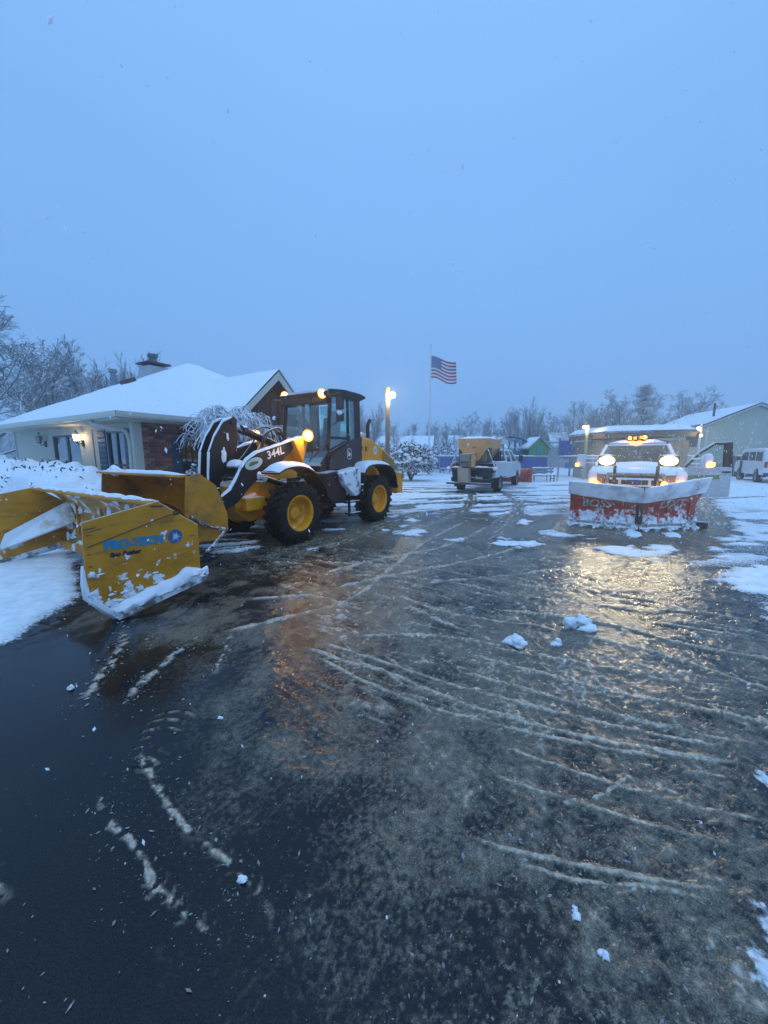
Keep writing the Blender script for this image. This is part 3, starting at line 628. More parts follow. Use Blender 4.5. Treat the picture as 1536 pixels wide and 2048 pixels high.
for sd in (1, -1):
    f = fender(FF, sd * .64, sd * 1.10).build('fender', BLK, loader, 40)
    s = MB(); s.grid(lambda u, v: (lambda p, q: (p[0], sd * (.66 + .42 * v), p[1] + .005 + (.085 + .025 * mnoise.noise(Vector((p[0] * 5, v * 3, sd)))) * (math.sin(math.pi * v) ** .4 if 0 < v < 1 else 0) * max(.12, min(1, 5 * u + .3, 2.4 - 2.3 * u))))(FF[int(u * 27)], v), 27, 8)
    s.build('snow', SNOW, f, 60)
    f = fender(FRR, sd * .62, sd * 1.12).build('fender', BLK, loader, 40)
    s = MB(); m0, m1 = 8, len(FRR) - 8
    s.grid(lambda u, v: (lambda p, q: (p[0], sd * (.64 + .46 * v), p[1] + .005 + (.09 + .02 * mnoise.noise(Vector((p[0] * 5, v * 3, sd)))) * (math.sin(math.pi * v) ** .5 if 0 < v < 1 else 0) * min(1, 5 * u + .1, 5 * (1 - u))))(FRR[m0 + int(u * (m1 - m0))], v), m1 - m0, 8)
    s.build('snow', SNOW, f, 60)
    # front skirt of the rear fender, toolbox and steps
    P('side_box', lambda b: b.prism([(-1.30, 1.28), (-2.02, 1.40), (-2.00, .78), (-1.80, .74), (-1.42, 1.02)], sd * .62, sd * 1.06), M('skirt_grey', (.10, .11, .125), .5, var=.2, vs=6, top=1.0, patch=(4, .36, .14)), bevel=.02)
    st = P('step', lambda b: (b.box((-1.62, sd * 1.0, .55), (.035, .05, .5)), b.box((-1.92, sd * 1.0, .55), (.035, .05, .5)), b.box((-1.77, sd * 1.0, .36), (.36, .22, .03)), b.box((-1.77, sd * .98, .62), (.36, .20, .03))), BLK)
    P('fuel_tank', lambda b: b.prism([(-.95, 1.30), (-1.30, 1.34), (-1.62, 1.25), (-1.66, .72), (-1.50, .60), (-1.12, .62), (-.95, .80)], sd * .46, sd * .92), BLKC, bevel=.05)
# front frame, axle and loader tower
P('front_frame', lambda b: (b.prism([(.92, 1.12), (.40, 1.18), (-.80, 1.10), (-.90, .55), (.60, .45), (.95, .70)], -.38, .38), b.prism([(.10, 1.2), (-.62, 1.2), (-.78, 2.02), (-.45, 2.02), (-.28, 1.8)], .34, .40), b.prism([(.10, 1.2), (-.62, 1.2), (-.78, 2.02), (-.45, 2.02), (-.28, 1.8)], -.40, -.34),
    b.prism([(-.30, 1.95), (-.55, 1.50), (-.72, 1.98), (-.60, 2.06)], .44, .66), b.prism([(-.30, 1.95), (-.55, 1.50), (-.72, 1.98), (-.60, 2.06)], -.66, -.44)), YEL, bevel=.015)
P('front_axle', lambda b: (b.lathe([(-.74, .10), (-.5, .13), (-.2, .15), (0, .21), (.2, .15), (.5, .13), (.74, .10)], 16, (0, 0, .585)), b.box((.62, .30, .80), (.42, .60, .22)), b.tube([(.45, .35, .88), (.95, .35, .78)], .11, 14), b.tube([(.45, -.35, .88), (.95, -.35, .78)], .11, 14)), YEL, 40)
P('rear_frame', lambda b: (b.prism([(-.85, 1.05), (-1.0, 1.15), (-4.5, 1.15), (-4.5, .62), (-1.0, .50)], -.46, .46), b.lathe([(-.74, .10), (-.4, .13), (0, .20), (.4, .13), (.74, .10)], 16, (-2.8, 0, .585))), BLKC)
# lift arms
ARM = [(-.60, 1.90), (-.55, 2.00), (.52, 1.70), (.73, 1.58), (.85, 1.45), (.97, 1.25), (1.10, 1.08), (1.30, .97), (1.36, .82), (1.22, .74), (.97, .86), (.68, 1.13), (.35, 1.34), (-.08, 1.56), (-.42, 1.83)]
for sd in (1, -1):
    ar = P('lift_arm', lambda b: b.prism(ARM, sd * .47, sd * .57), GREYA, bevel=.008)
    s = MB(); snow_strip(s, [(p[0], sd * .52, p[1] + .004) for p in ((-.50, 1.985), (.52, 1.70), (.73, 1.58), (.85, 1.45))], .10, .05, 3 + sd); snow_strip(s, [(.86, sd * .52, 1.44), (.97, sd * .52, 1.26), (1.10, sd * .52, 1.09), (1.28, sd * .52, .98)], .085, .03, 9)
    s.build('snow', SNOW, ar, 60)
    P('lift_cylinder', lambda b: (b.tube([(-.35, sd * .40, 1.05), (.20, sd * .40, 1.22)], .055, 12), b.tube([(.20, sd * .40, 1.22), (.56, sd * .40, 1.33)], .032, 10)), BLK, 40)
    if sd > 0:
        text('model_number', '344L', .20, LETW, ar, (.10, .5735, 1.705), (R(90), R(-15.5), R(180)), .004, .12, sx=1.1)
        d = MB(); d.lathe([(0, .001), (.002, .155), (-.004, .16)], 28, (0, 0, 0)); o = d.build('decal', M('decal_pale', (.55, .60, .52), .5, var=.1, vs=12), ar, 30, loc=(.60, .5735, 1.515), rot=(0, R(18), 0)); o.scale = (1.25, 1, .62)
        d = MB(); d.box((0, 0, 0), (.20, .003, .045)); d.box((.02, 0, .03), (.12, .003, .02)); d.build('emblem', M('decal_green', (.05, .16, .08), .5), ar, loc=(.61, .578, 1.515), rot=(0, R(18), 0))
        s = MB(); s.blob((.46, .575, 1.30), (.09, .02, .06), 3, 12, 8, .5); s.blob((.36, .58, 1.25), (.05, .03, .04), 5, 10, 7, .5); s.build('snow', SNOW, ar, 60)
P('cross_tube', lambda b: b.tube([(.72, -.50, 1.38), (.72, .50, 1.38)], .12, 16), BLK, 40)
s = MB(); snow_strip(s, [(.70, -.44, 1.47), (.70, .44, 1.47)], .30, .10, 4); s.build('snow', SNOW, bpy.data.objects['cross_tube'], 60)
BC = [(.60, 2.28), (.68, 2.32), (.86, 2.24), (1.04, 1.98), (1.16, 1.72), (1.20, 1.35), (1.22, .95), (1.06, .92), (.98, 1.25), (.80, 1.50), (.64, 1.72), (.58, 1.95)]
for sd in (1, -1):
    bc = P('bell_crank', lambda b: b.prism(BC, sd * .10, sd * .15), BLK, bevel=.006)
    s = MB(); snow_strip(s, [(p[0] + .012, sd * .125, p[1] + .006) for p in ((.62, 2.31), (.70, 2.31), (.86, 2.24), (1.04, 1.98), (1.16, 1.72))], .05, .03, 5 + sd); s.tube([(1.165, sd * .125, 1.72), (1.205, sd * .125, 1.35), (1.225, sd * .125, 1.0)], [.028, .022, .018], 6)
    if sd > 0:
        s.blob((.90, .152, 1.66), (.05, .008, .11), 2, 12, 9, .3); s.blob((.80, .152, 1.98), (.025, .008, .06), 6, 10, 7, .4)
    s.build('snow', SNOW, bc, 60)
P('tilt_cylinder', lambda b: (b.tube([(.66, -.16, 2.27), (.66, .16, 2.27)], .07, 14), b.tube([(.34, 0, 2.13), (-.55, 0, 1.84)], .075, 14), b.lathe([(-.05, .095), (.05, .095)], 14, (.34, 0, 2.13), 'x')), BLK, 40)
P('cylinder_rod', lambda b: b.tube([(.66, 0, 2.27), (.34, 0, 2.13)], .035, 12), CHROME, 40)
for k, yy in enumerate((.10, .18, -.14)):
    P('hydraulic_hose', lambda b: b.tube(curve([(-.55, yy, 1.80), (-.42, yy, 2.12 + .05 * k), (-.20 + .06 * k, yy * 1.2, 2.16), (-.02, yy, 1.98), (.10 + .1 * k, yy, 1.62), (.5, yy, 1.46)], 5), .018, 7), DARK, 60)
P('link', lambda b: (b.prism([(.95, 1.0), (1.1, .98), (1.72, .80), (1.78, .66), (1.62, .62), (1.0, .86)], -.05, .05)), BLK)
P('guard_rod', lambda b: b.box((.82, -.22, 1.78), (.5, .05, .07), ry=R(-14)), BLK)
# quick coupler and bucket
P('coupler', lambda b: (b.box((1.50, 0, .75), (.22, 1.10, .62)), b.tube([(1.30, -.62, .86), (1.30, .62, .86)], .06, 12), b.box((1.46, .48, .88), (.42, .08, .5)), b.box((1.46, -.48, .88), (.42, .08, .5)), b.box((1.42, 0, 1.06), (.2, .5, .2))), BLK, bevel=.02)
SIDE = [(2.24, 1.37), (2.06, 1.42), (1.82, 1.24), (1.66, .82), (1.66, .56), (1.86, .44), (2.34, .50), (2.30, .85)]
SHELL = arc_pts([(2.22, 1.38), (2.00, 1.36), (1.80, 1.16), (1.71, .86), (1.74, .60), (1.92, .47), (2.36, .45)], 4)
bu = MB()
for off in (0.0, .03):
    pass
k = len(SHELL); vs = []
for i, p in enumerate(SHELL):
    for y in (-1.2, 1.2):
        vs += [(p[0], y, p[1]), (p[0] - .03, y, p[1] + (.0 if i > 3 else .02))]
bu.add(vs, [(i * 4, (i + 1) * 4, (i + 1) * 4 + 2, i * 4 + 2) for i in range(k - 1)] + [(i * 4 + 1, i * 4 + 3, (i + 1) * 4 + 3, (i + 1) * 4 + 1) for i in range(k - 1)])
bucket = bu.build('bucket', YELB, loader, 40)
for sd in (1, -1): MB().prism(SIDE, sd * 1.2, sd * 1.225).build('side_plate', YELB, bucket, bevel=.004)
MB().box((2.27, 0, 1.385), (.10, 2.40, .03)).build('lip', YELB, bucket); MB().box((2.42, 0, .445), (.16, 2.44, .03)).build('cutting_edge', STEEL, bucket)
s = MB(); snow_strip(s, [(2.24, y, 1.40) for y in (-1.18, -.4, .4, 1.17)], .10, .045, 7); s.blob((2.2, -.85, 1.42), (.08, .14, .08), 4); s.build('snow', SNOW, bucket, 60)
# cab
cab = empty('cab', (0, 0, 0), parent=loader)
def C_(name, fn, mat, smooth=None, bevel=0.0): b = MB(); fn(b); return b.build(name, mat, cab, smooth, bevel)
C_('floor', lambda b: (b.prism([(-1.02, 1.44), (-1.36, 1.62), (-2.45, 1.62), (-2.5, 1.10), (-1.02, 1.10)], -.70, .70),), BLKC, bevel=.02)
for sd in (1, -1):
    C_('pillar', lambda b: b.tube([(-1.10, sd * .66, 1.44), (-1.30, sd * .68, 1.75), (-1.42, sd * .67, 2.90)], .045, 8), BLKC)
    C_('pillar', lambda b: b.tube([(-2.02, sd * .70, 1.60), (-2.02, sd * .68, 2.95)], .04, 8), BLKC)
    C_('pillar', lambda b: b.prism([(-2.28, 1.6), (-2.56, 1.6), (-2.52, 2.98), (-2.20, 2.98)], sd * .60, sd * .69), BLKC, bevel=.02)
    C_('door', lambda b: (b.prism([(-1.30, 1.72), (-2.02, 2.02), (-2.02, 1.62), (-1.2, 1.5)], sd * .685, sd * .715), b.box((-1.70, sd * .725, 2.05), (.7, .015, .05))), BLKC)
    C_('window', lambda b: b.prism([(-1.30, 1.78), (-2.0, 2.04), (-2.0, 2.92), (-1.42, 2.92)], sd * .690, sd * .696), CABGL)
    C_('window', lambda b: b.prism([(-2.05, 1.9), (-2.28, 1.9), (-2.25, 2.92), (-2.05, 2.92)], sd * .690, sd * .696), CABGL)
    C_('side_panel', lambda b: b.prism([(-1.30, 1.62), (-2.05, 2.0), (-2.52, 2.12), (-2.52, 1.36), (-1.25, 1.36)], sd * .70, sd * .745), M('side_panel_slate', (.010, .015, .024), .35, var=.12, vs=5), bevel=.012)
C_('windshield', lambda b: b.add([(-1.115, -.64, 1.46), (-1.115, .64, 1.46), (-1.31, .66, 1.76), (-1.31, -.66, 1.76), (-1.425, -.65, 2.88), (-1.425, .65, 2.88)], [(0, 1, 2, 3), (3, 2, 5, 4)]), CABGL)
C_('rear_window', lambda b: b.box((-2.53, 0, 2.45), (.006, 1.16, .95)), CABGL)
C_('roof', lambda b: (b.prism([(-1.30, 2.92), (-1.26, 3.02), (-1.36, 3.09), (-1.9, 3.14), (-2.5, 3.13), (-2.74, 3.09), (-2.74, 3.04), (-2.5, 2.95)], -.72, .72), b.box((-1.36, 0, 2.88), (.10, 1.36, .16))), BLKC, bevel=.03)
s = MB(); snow_strip(s, [(-2.0, -.6, 3.125), (-2.0, .6, 3.125)], .9, .04, 2); s.build('snow', SNOW, cab, 60)
C_('seat', lambda b: (b.box((-2.02, 0, 1.86), (.52, .50, .14)), b.box((-2.26, 0, 2.24), (.14, .48, .70), ry=R(-8)), b.box((-2.30, 0, 2.66), (.10, .26, .18)), b.box((-2.0, 0, 1.70), (.36, .36, .2))), DARKI, bevel=.04)
C_('steering_column', lambda b: (b.tube([(-1.35, 0, 1.6), (-1.55, 0, 2.06)], .05, 10), b.lathe([(-.012, .17), (.0, .185), (.012, .17), (0, .155)], 20, (-1.57, 0, 2.10), 'x', True), b.box((-1.36, 0, 1.88), (.16, .42, .22)), b.box((-1.75, -.36, 2.02), (.5, .10, .14))), DARKI, 40)
C_('wiper', lambda b: (b.tube([(-1.16, .25, 1.50), (-1.345, .40, 2.1)], .012, 5), b.tube([(-1.325, .42, 1.82), (-1.41, .30, 2.66)], .016, 5)), DARK)
# logo on the slate side panel
LG = empty('emblem', (-1.99, .7475, 1.70), parent=cab)
b = MB()
rr = [(.085 * math.copysign(abs(math.cos(t)) ** .6, math.cos(t)), .125 * math.copysign(abs(math.sin(t)) ** .6, math.sin(t))) for t in [2 * math.pi * i / 24 for i in range(24)]]
b.add([(p[0], 0, p[1]) for p in rr] + [(p[0] * .82, 0, p[1] * .88) for p in rr], [(i, (i + 1) % 24, (i + 1) % 24 + 24, i + 24) for i in range(24)])
dp = [(.055, -.045), (.030, .000), (.038, .030), (.020, .075), (.010, .085), (.006, .045), (-.005, .020), (-.045, .018), (-.060, -.005), (-.035, -.012), (-.055, -.050), (-.030, -.035), (-.010, -.060), (.0, -.035), (.018, -.075), (.026, -.045)]
b.add([(p[0], 0, p[1]) for p in dp], [tuple(range(len(dp)))]); b.build('leaping_deer', LETW, LG)
# mirrors
for sd in (1, -1):
    mi = C_('mirror', lambda b: (b.box((-1.37, sd * .98, 2.76), (.07, .17, .26)), b.box((-1.37, sd * .98, 2.47), (.07, .17, .18)), b.tube([(-1.40, sd * .66, 2.94), (-1.36, sd * 1.0, 2.97), (-1.38, sd * 1.0, 2.42)], .014, 6), b.tube([(-1.38, sd * 1.0, 2.42), (-1.40, sd * .68, 2.30)], .012, 6)), DARK, bevel=.01)
    s = MB(); s.blob((-1.335, sd * 1.0, 2.55), (.02, .06, .04), 5 + sd, 8, 6, .4); s.build('snow', SNOW, mi, 60)
# engine hood, exhaust, counterweight
HOOD = [(-2.54, 2.16), (-3.14, 2.10), (-3.60, 1.93), (-4.05, 1.72), (-4.36, 1.58), (-4.42, 1.30), (-4.40, 1.12), (-2.54, 1.12)]
hood = P('engine_hood', lambda b: b.prism(HOOD, -.58, .58), YEL, bevel=.05)
for sd in (1, -1): P('hood_vent', lambda b: b.prism([(-3.74, 1.80), (-4.02, 1.66), (-4.34, 1.52), (-4.38, 1.16), (-3.74, 1.16)], sd * .585, sd * .60), M('hood_brown', (.32, .18, .03), .5, var=.2, vs=20), parent=hood)
P('exhaust_pipe', lambda b: b.tube([(-3.55, .22, 2.0), (-3.55, .22, 2.44), (-3.58, .22, 2.54), (-3.66, .22, 2.62)], .05, 12), M('exhaust', (.05, .04, .035), .5, metal=.6, var=.3), 50)
d = MB(); d.lathe([(0, .001), (.002, .085), (-.003, .088)], 24); o = d.build('decal', M('decal_white', (.62, .64, .66), .5, var=.1), hood, 30, loc=(-3.36, .584, 1.80)); o.scale = (1, 1, 1.3)
d = MB(); d.box((0, 0, .02), (.10, .003, .02)); d.box((0, 0, -.02), (.10, .003, .02)); d.build('decal_bar', M('decal_grey', (.2, .24, .3), .5), hood, loc=(-3.36, .588, 1.80))
P('hood_latch', lambda b: b.box((-2.92, .585, 1.83), (.035, .03, .12)), DARK, parent=hood)
P('fuel_cap', lambda b: b.tube([(-2.62, .56, 1.86), (-2.66, .66, 1.86)], .04, 8), DARK, parent=hood)
P('counterweight', lambda b: b.prism([(-4.38, 1.20), (-4.60, 1.18), (-4.72, .95), (-4.70, .58), (-4.38, .56)], -.70, .70), YEL, bevel=.04)
P('rear_lamp', lambda b: (b.box((-4.62, .74, 1.10), (.06, .06, .22)), b.box((-4.74, .55, .78), (.05, .14, .26))), M('lamp_amber_dull', (.5, .33, .15), .3, var=.1))
P('articulation', lambda b: (b.tube([(-.92, 0, .5), (-.92, 0, 1.2)], .16, 14), b.box((-.95, 0, .62), (.3, .7, .12)), b.box((-.95, 0, 1.05), (.3, .7, .12))), BLKC, 40)
# work lights: housing, lens and the light it throws
def worklight(parent, loc, aim, power, r=.075, lens=WARM, colr=(1.0, .60, .25), spot=120):
    d = (Vector(aim)).normalized(); L = Vector(loc); q = d.to_track_quat('X', 'Z').to_euler()
    h = empty('work_light', loc, parent=parent, rot=q)
    MB().lathe([(-.09, .02), (-.08, r * .8), (-.01, r * 1.25), (.028, r * 1.38), (.028, r * 1.3)], 18, ax='x').build('housing', DARK, h, 40)
    MB().lathe([(.030, .001), (.027, r * .5), (.016, r * .8)], 18, ax='x').build('lens', lens, h, 60)
    MB().lathe([(.014, r * .8), (.022, r * 1.02), (.03, r * 1.32)], 22, ax='x').build('glare_ring', GLOWO, h, 60)  # glowing ring added round the lens to stand for its glare
    lamp('work_light_beam', h, (.06, 0, 0), colr, power, r, spot=spot, target=(1, 0, 0), blend=.7)
worklight(cab, (-1.30, .57, 2.985), (1, .25, -.32), 22)
worklight(cab, (-1.33, -.58, 3.03), (1, .30, -.32), 20)
worklight(loader, (-.62, .76, 2.06), (1, .28, -.22), 22, .088)
worklight(loader, (-.56, -.72, 2.12), (1, .45, -.22), 16, .08)

# ------------------------------------------------------------------ snow pusher carried on the bucket
SH = Matrix.Rotation(LH, 4, 'Z'); po = LO + SH.to_3x3() @ Vector((2.95, 0, 0))
pusher = tag(empty('snow_pusher', po, LH), 'wide yellow box snow pusher with blue lettering held by the wheel loader', 'snow pusher')
A0 = 2.95
def A(p): return (p[0] - A0, p[1])
PL = [A(p) for p in ((3.63, 1.03), (2.94, 1.16), (2.50, .83), (2.51, .19), (3.45, .02), (3.66, .31))]
pf = {}
for sd in (1, -1): pf[sd] = MB().prism(PL, sd * 1.805, sd * 1.83).build('side_plate', YELP, pusher, bevel=.004)
# raised seam, wear strip and lettering on the near plate
def NP(name, fn, mat, smooth=None): b = MB(); fn(b); return b.build(name, mat, pf[1], smooth)
NP('weld_seam', lambda b: b.tube([(*[.665], 1.833, .79), (-.05, 1.833, .98), (-.22, 1.833, 1.02)], .006, 6), M('seam_brown', (.16, .08, .02), .6, var=.3))
NP('edge_trim', lambda b: b.tube([(PL[0][0], 1.822, PL[0][1]), (PL[1][0], 1.822, PL[1][1]), (PL[2][0], 1.822, PL[2][1])], .007, 6), M('edge_pale', (.6, .5, .36), .5, var=.2))
NP('scratch', lambda b: [b.box((x, 1.8315, z), (l_, .002, t_), ry=R(r_)) for (x, z, l_, t_, r_) in ((.63, .965, .10, .012, 6), (.60, .94, .15, .008, 10), (.64, .905, .05, .008, 4), (.655, .72, .03, .01, 0), (.655, .60, .03, .01, 0), (-.37, .72, .05, .01, 5), (.0, 1.11, .14, .02, -6), (-.20, 1.01, .07, .05, 0), (.64, .50, .04, .012, 0))], M('scratch_brown', (.10, .06, .03), .7, var=.3, vs=40))
tilt = R(3.2)
text('lettering', 'PRO-TECH', .118, LETB, pf[1], (.245, 1.8335, .757), (R(90), tilt, R(180)), .0085, .0, sx=1.0)
text('lettering', 'Sno Pusher', .062, LETK, pf[1], (.345, 1.8335, .665), (R(90), tilt, R(180)), .003, .15, sx=1.0)
gl_ = MB(); gl_.lathe([(0, .001), (.002, .078), (-.003, .080)], 32); gb = gl_.build('globe', M('globe_blue', (.02, .13, .34), .4, var=.3, vs=12), pf[1], 30, loc=(-.170, 1.8335, .745))
ry_ = MB()
for k in range(14):
    a = 2 * math.pi * k / 14 + .2; L_ = .07 * (.55 + .45 * ((k * 7) % 5) / 4); ry_.add([(-.006 * math.sin(a), 0, .006 * math.cos(a)), (.006 * math.sin(a), 0, -.006 * math.cos(a)), (L_ * math.cos(a), 0, L_ * math.sin(a))], [(0, 1, 2)])
ry_.build('starburst', LETW, gb, loc=(0, .004, 0))
# mouldboard and its stiffeners
MO = arc_pts([A(p) for p in ((2.96, 1.15), (2.78, 1.08), (2.62, .90), (2.57, .68), (2.60, .44), (2.68, .24))], 4)
mo = MB(); k = len(MO); vs = []
for p in MO:
    for y in (-1.8, 1.8): vs += [(p[0], y, p[1]), (p[0] - .025, y, p[1] + .008)]
mo.add(vs, [(i * 4, (i + 1) * 4, (i + 1) * 4 + 2, i * 4 + 2) for i in range(k - 1)] + [(i * 4 + 1, i * 4 + 3, (i + 1) * 4 + 3, (i + 1) * 4 + 1) for i in range(k - 1)] + [(0, 2, 3, 1), ((k - 1) * 4, (k - 1) * 4 + 1, (k - 1) * 4 + 3, (k - 1) * 4 + 2)])
mould = mo.build('mouldboard', YELS, pusher, 50)
s = MB(); snow_strip(s, [(-.01, y, 1.155) for y in np.linspace(-1.79, 1.76, 9)], .10, .05, 21)
for k in range(26):
    random.seed(k + 70); u = random.random(); p = MO[int(random.random() ** .6 * (len(MO) - 1))]; s.blob((p[0] + .01, random.uniform(-1.75, 1.7), p[1]), (.03, random.uniform(.04, .16), random.uniform(.02, .07)), k, 9, 6, .4)
s.build('snow', SNOW, mould, 60)
MB().tube([(.02, -1.8, 1.14), (.02, 1.8, 1.14)], .03, 10).build('top_bar', YELP, mould, 40)
MB().box((-.24, 0, .20), (.05, 3.58, .12)).build('rubber_edge', YELS, mould)
for y in (-1.3, -.45, .45, 1.3): MB().prism([A(p) for p in ((2.62, .95), (2.36, .70), (2.38, .30), (2.62, .28))], y - .02, y + .02).build('rib', YELP, mould)
MB().add([(-.36, -1.62, .93), (-.36, -1.45, .60), (.52, -1.79, .24), (.40, -1.79, .46)], [(0, 1, 2, 3), (3, 2, 1, 0)]).build('gusset', YELS, pusher)
gs = MB(); gs.hexa([(-.37, -1.64, .90), (-.37, -1.44, .58), (.50, -1.80, .22), (.40, -1.80, .46), (-.35, -1.62, .92), (-.35, -1.42, .60), (.52, -1.78, .24), (.42, -1.78, .48)]); gs.build('brace', M('brace_snowy', (.45, .26, .04), .5, var=.2, patch=(2.2, .36, .2)), pusher)
bpy.data.objects.remove(bpy.data.objects['gusset'])
# skid shoes with packed snow
for sd in (1, -1):
    sh = MB().prism([A(p) for p in ((2.48, .26), (2.48, .15), (3.44, -.015 + .02), (3.66, .26), (3.66, .34), (3.45, .09))], sd * 1.80, sd * 1.90).build('shoe', M('shoe_snowy', (.16, .15, .14), .5, var=.2, patch=(5, .40, .15)), pusher, bevel=.01)
    s = MB()
    def sn(u, v):
        a = 2.42 + 1.06 * u; zb = .17 - .155 * min(1, (a - 2.42) / 1.03); w = math.sin(math.pi * min(.999, max(.001, v))) ** .6
        hgt = (.20 - .05 * u) * (1 + .4 * mnoise.noise(Vector((a * 5, v * 3, 3)))); ends = min(1, 6 * u + .35, 7 * (1 - u) + .3)
        return (a - A0, sd * (1.825 + .085 * w * ends * (1 + .5 * mnoise.noise(Vector((a * 7, v * 5, 1))))), zb + hgt * v * (.6 + .4 * ends) + .012 * mnoise.noise(Vector((a * 17, v * 9, 1))))
    s.grid(sn, 44, 8)
    for k in range(34):
        random.seed(k * 3 + 2); a = 3.64 - abs(random.gauss(0, .28)); z = .14 + abs(random.gauss(0, .16)); z += max(0, (3.45 - a)) * .16
        if a < 2.55 or (a > 3.5 and z < .18): continue
        s.blob((a - A0, sd * 1.832, z), (random.uniform(.008, .04), .010, random.uniform(.006, .026)), k, 8, 5, .5)
    s.tube([(.715, sd * 1.82, .62), (.72, sd * 1.82, .45), (.71, sd * 1.82, .31), (.60, sd * 1.84, .16), (.50, sd * 1.85, .04)], [.012, .028, .035, .035, .02], 7)
    s.build('snow', SNOW, sh, 60)
# binder chain between bucket and pusher
ch = MB(); cp = curve([(-.70, 1.26, .85), (-.98, 1.27, .66), (-1.18, 1.30, .60), (-.98, 1.34, .44), (-.80, 1.40, .36)], 8)
for i in range(0, len(cp) - 1): 
    p = Vector(cp[i]); q = Vector(cp[i + 1]); ch.tube([p, q], .016 if i % 2 else .022, 6)
tag(ch.build('binder_chain', M('chain_steel', (.20, .17, .16), .5, metal=.6, var=.3, top=1.0, patch=(12, .5, .1)), None, loc=po, rot=(0, 0, LH)), 'snowy binder chain slung from the bucket side to the pusher', 'chain')

# ------------------------------------------------------------------ pickup with V-plow, facing the camera
def car_tyre(r, w, rim):
    t = MB(); hw = w / 2
    t.lathe([(-hw * .8, rim), (-hw, rim + .03), (-hw, r - .05), (-hw * .8, r - .008), (0, r), (hw * .8, r - .008), (hw, r - .05), (hw, rim + .03), (hw * .8, rim)], 30)
    for k in range(30):
        a = 2 * math.pi * k / 30; t.box((r * math.cos(a), (.25 if k % 2 else -.25) * w, r * math.sin(a)), (.02, w * .42, r * .11), ry=-a)
    return t.mesh('tyre', RUB, 40)
def car_rim(rim, w):
    t = MB(); hw = w / 2
    t.lathe([(hw * .78, rim), (hw * .5, rim - .03), (hw * .35, rim - .05), (hw * .45, .09), (hw * .55, .06), (hw * .55, .001)], 24)
    for k in range(8):
        a = 2 * math.pi * k / 8; t.lathe([(hw * .40, .012), (hw * .6, .012), (hw * .62, .001)], 6, (.11 * math.cos(a), 0, .11 * math.sin(a)))
    return t.mesh('rim', M('steel_rim', (.35, .35, .36), .4, metal=.6, var=.2), 40)
CT, CRM = car_tyre(.41, .27, .235), car_rim(.235, .27)
def car_wheel(parent, loc, out):
    w = empty('wheel', loc, parent=parent, rot=(0, random.uniform(0, 6), 0 if out > 0 else math.pi))
    for nm, m_ in (('tyre', CT), ('rim', CRM)): o = bpy.data.objects.new(nm, m_); col.objects.link(o); o.parent = w
def part(parent, name, fn, mat, smooth=None, bevel=0.0, label=None):
    b = MB(); fn(b); return b.build(name, mat, parent, smooth, bevel, label)
TO = Vector((6.05, 8.95, 0)); TR = math.atan2(-.839, -.545)
truck = tag(empty('pickup_truck', TO, TR), 'white pickup truck facing us with red V plow, bright headlights and open door', 'pickup truck')
def T(name, fn, mat, smooth=None, bevel=0.0, parent=None, label=None): return part(parent or truck, name, fn, mat, smooth, bevel, label)
CAB_LEN = -3.95
T('body', lambda b: (b.prism([(-.02, .78), (-.02, 1.10), (-.10, 1.28), (-1.22, 1.37), (CAB_LEN, 1.37), (CAB_LEN, .60), (-1.45, .60), (-1.42, .80), (-1.25, .93), (-.95, .98), (-.65, .93), (-.50, .80), (-.46, .66), (-.10, .66)], .78, 1.0),
                     b.prism([(-.02, .78), (-.02, 1.10), (-.10, 1.28), (-1.22, 1.37), (CAB_LEN, 1.37), (CAB_LEN, .60), (-1.45, .60), (-1.42, .80), (-1.25, .93), (-.95, .98), (-.65, .93), (-.50, .80), (-.46, .66), (-.10, .66)], -1.0, -.78),
                     b.box((CAB_LEN / 2 - .3, 0, .72), (-CAB_LEN - .8, 1.56, .16)), b.box((-.30, 0, 1.0), (.5, 1.56, .30))), WHITE, bevel=.05)
T('hood', lambda b: b.grid(lambda u, v: (-.06 - 1.14 * u, (v - .5) * 1.62 * (1 + .03 * u), 1.27 + .13 * u + .045 * math.sin(math.pi * v) - .10 * max(0, .12 - u) / .12 + .02 * (1 if .22 < v < .78 else 0)), 10, 18), WHITE, 40)
s = MB(); s.grid(lambda u, v: (-.42 - .75 * u, (v - .5) * 1.4, 1.315 + .13 * u + .05 * math.sin(math.pi * v) + .04 * min(1, 6 * u, 6 * (1 - u), 5 * v, 5 * (1 - v)) * (1 + .5 * mnoise.noise(Vector((u * 4, v * 4, 2))))), 14, 16); s.build('snow', SNOW, truck, 60)
T('bed', lambda b: (b.box((-5.2, .93, 1.10), (2.4, .12, .70)), b.box((-5.2, -.93, 1.10), (2.4, .12, .70)), b.box((-5.2, 0, .80), (2.4, 1.8, .1)), b.box((-6.38, 0, 1.1), (.06, 1.9, .68))), WHITE, bevel=.03)
T('roof', lambda b: b.hexa([(-1.80, -.70, 1.93), (-1.80, .70, 1.93), (-3.80, .72, 1.93), (-3.80, -.72, 1.93), (-1.92, -.64, 2.03), (-1.92, .64, 2.03), (-3.7, .66, 2.03), (-3.7, -.66, 2.03)]), WHITE, bevel=.04)
s = MB(); s.grid(lambda u, v: (-1.84 - 1.9 * u, (v - .5) * 1.36, 2.015 + .085 * min(1, 7 * u, 7 * (1 - u), 6 * v, 6 * (1 - v)) * (1 + .4 * mnoise.noise(Vector((u * 4, v * 3, 7))))), 14, 14); s.build('snow', SNOW, truck, 60)
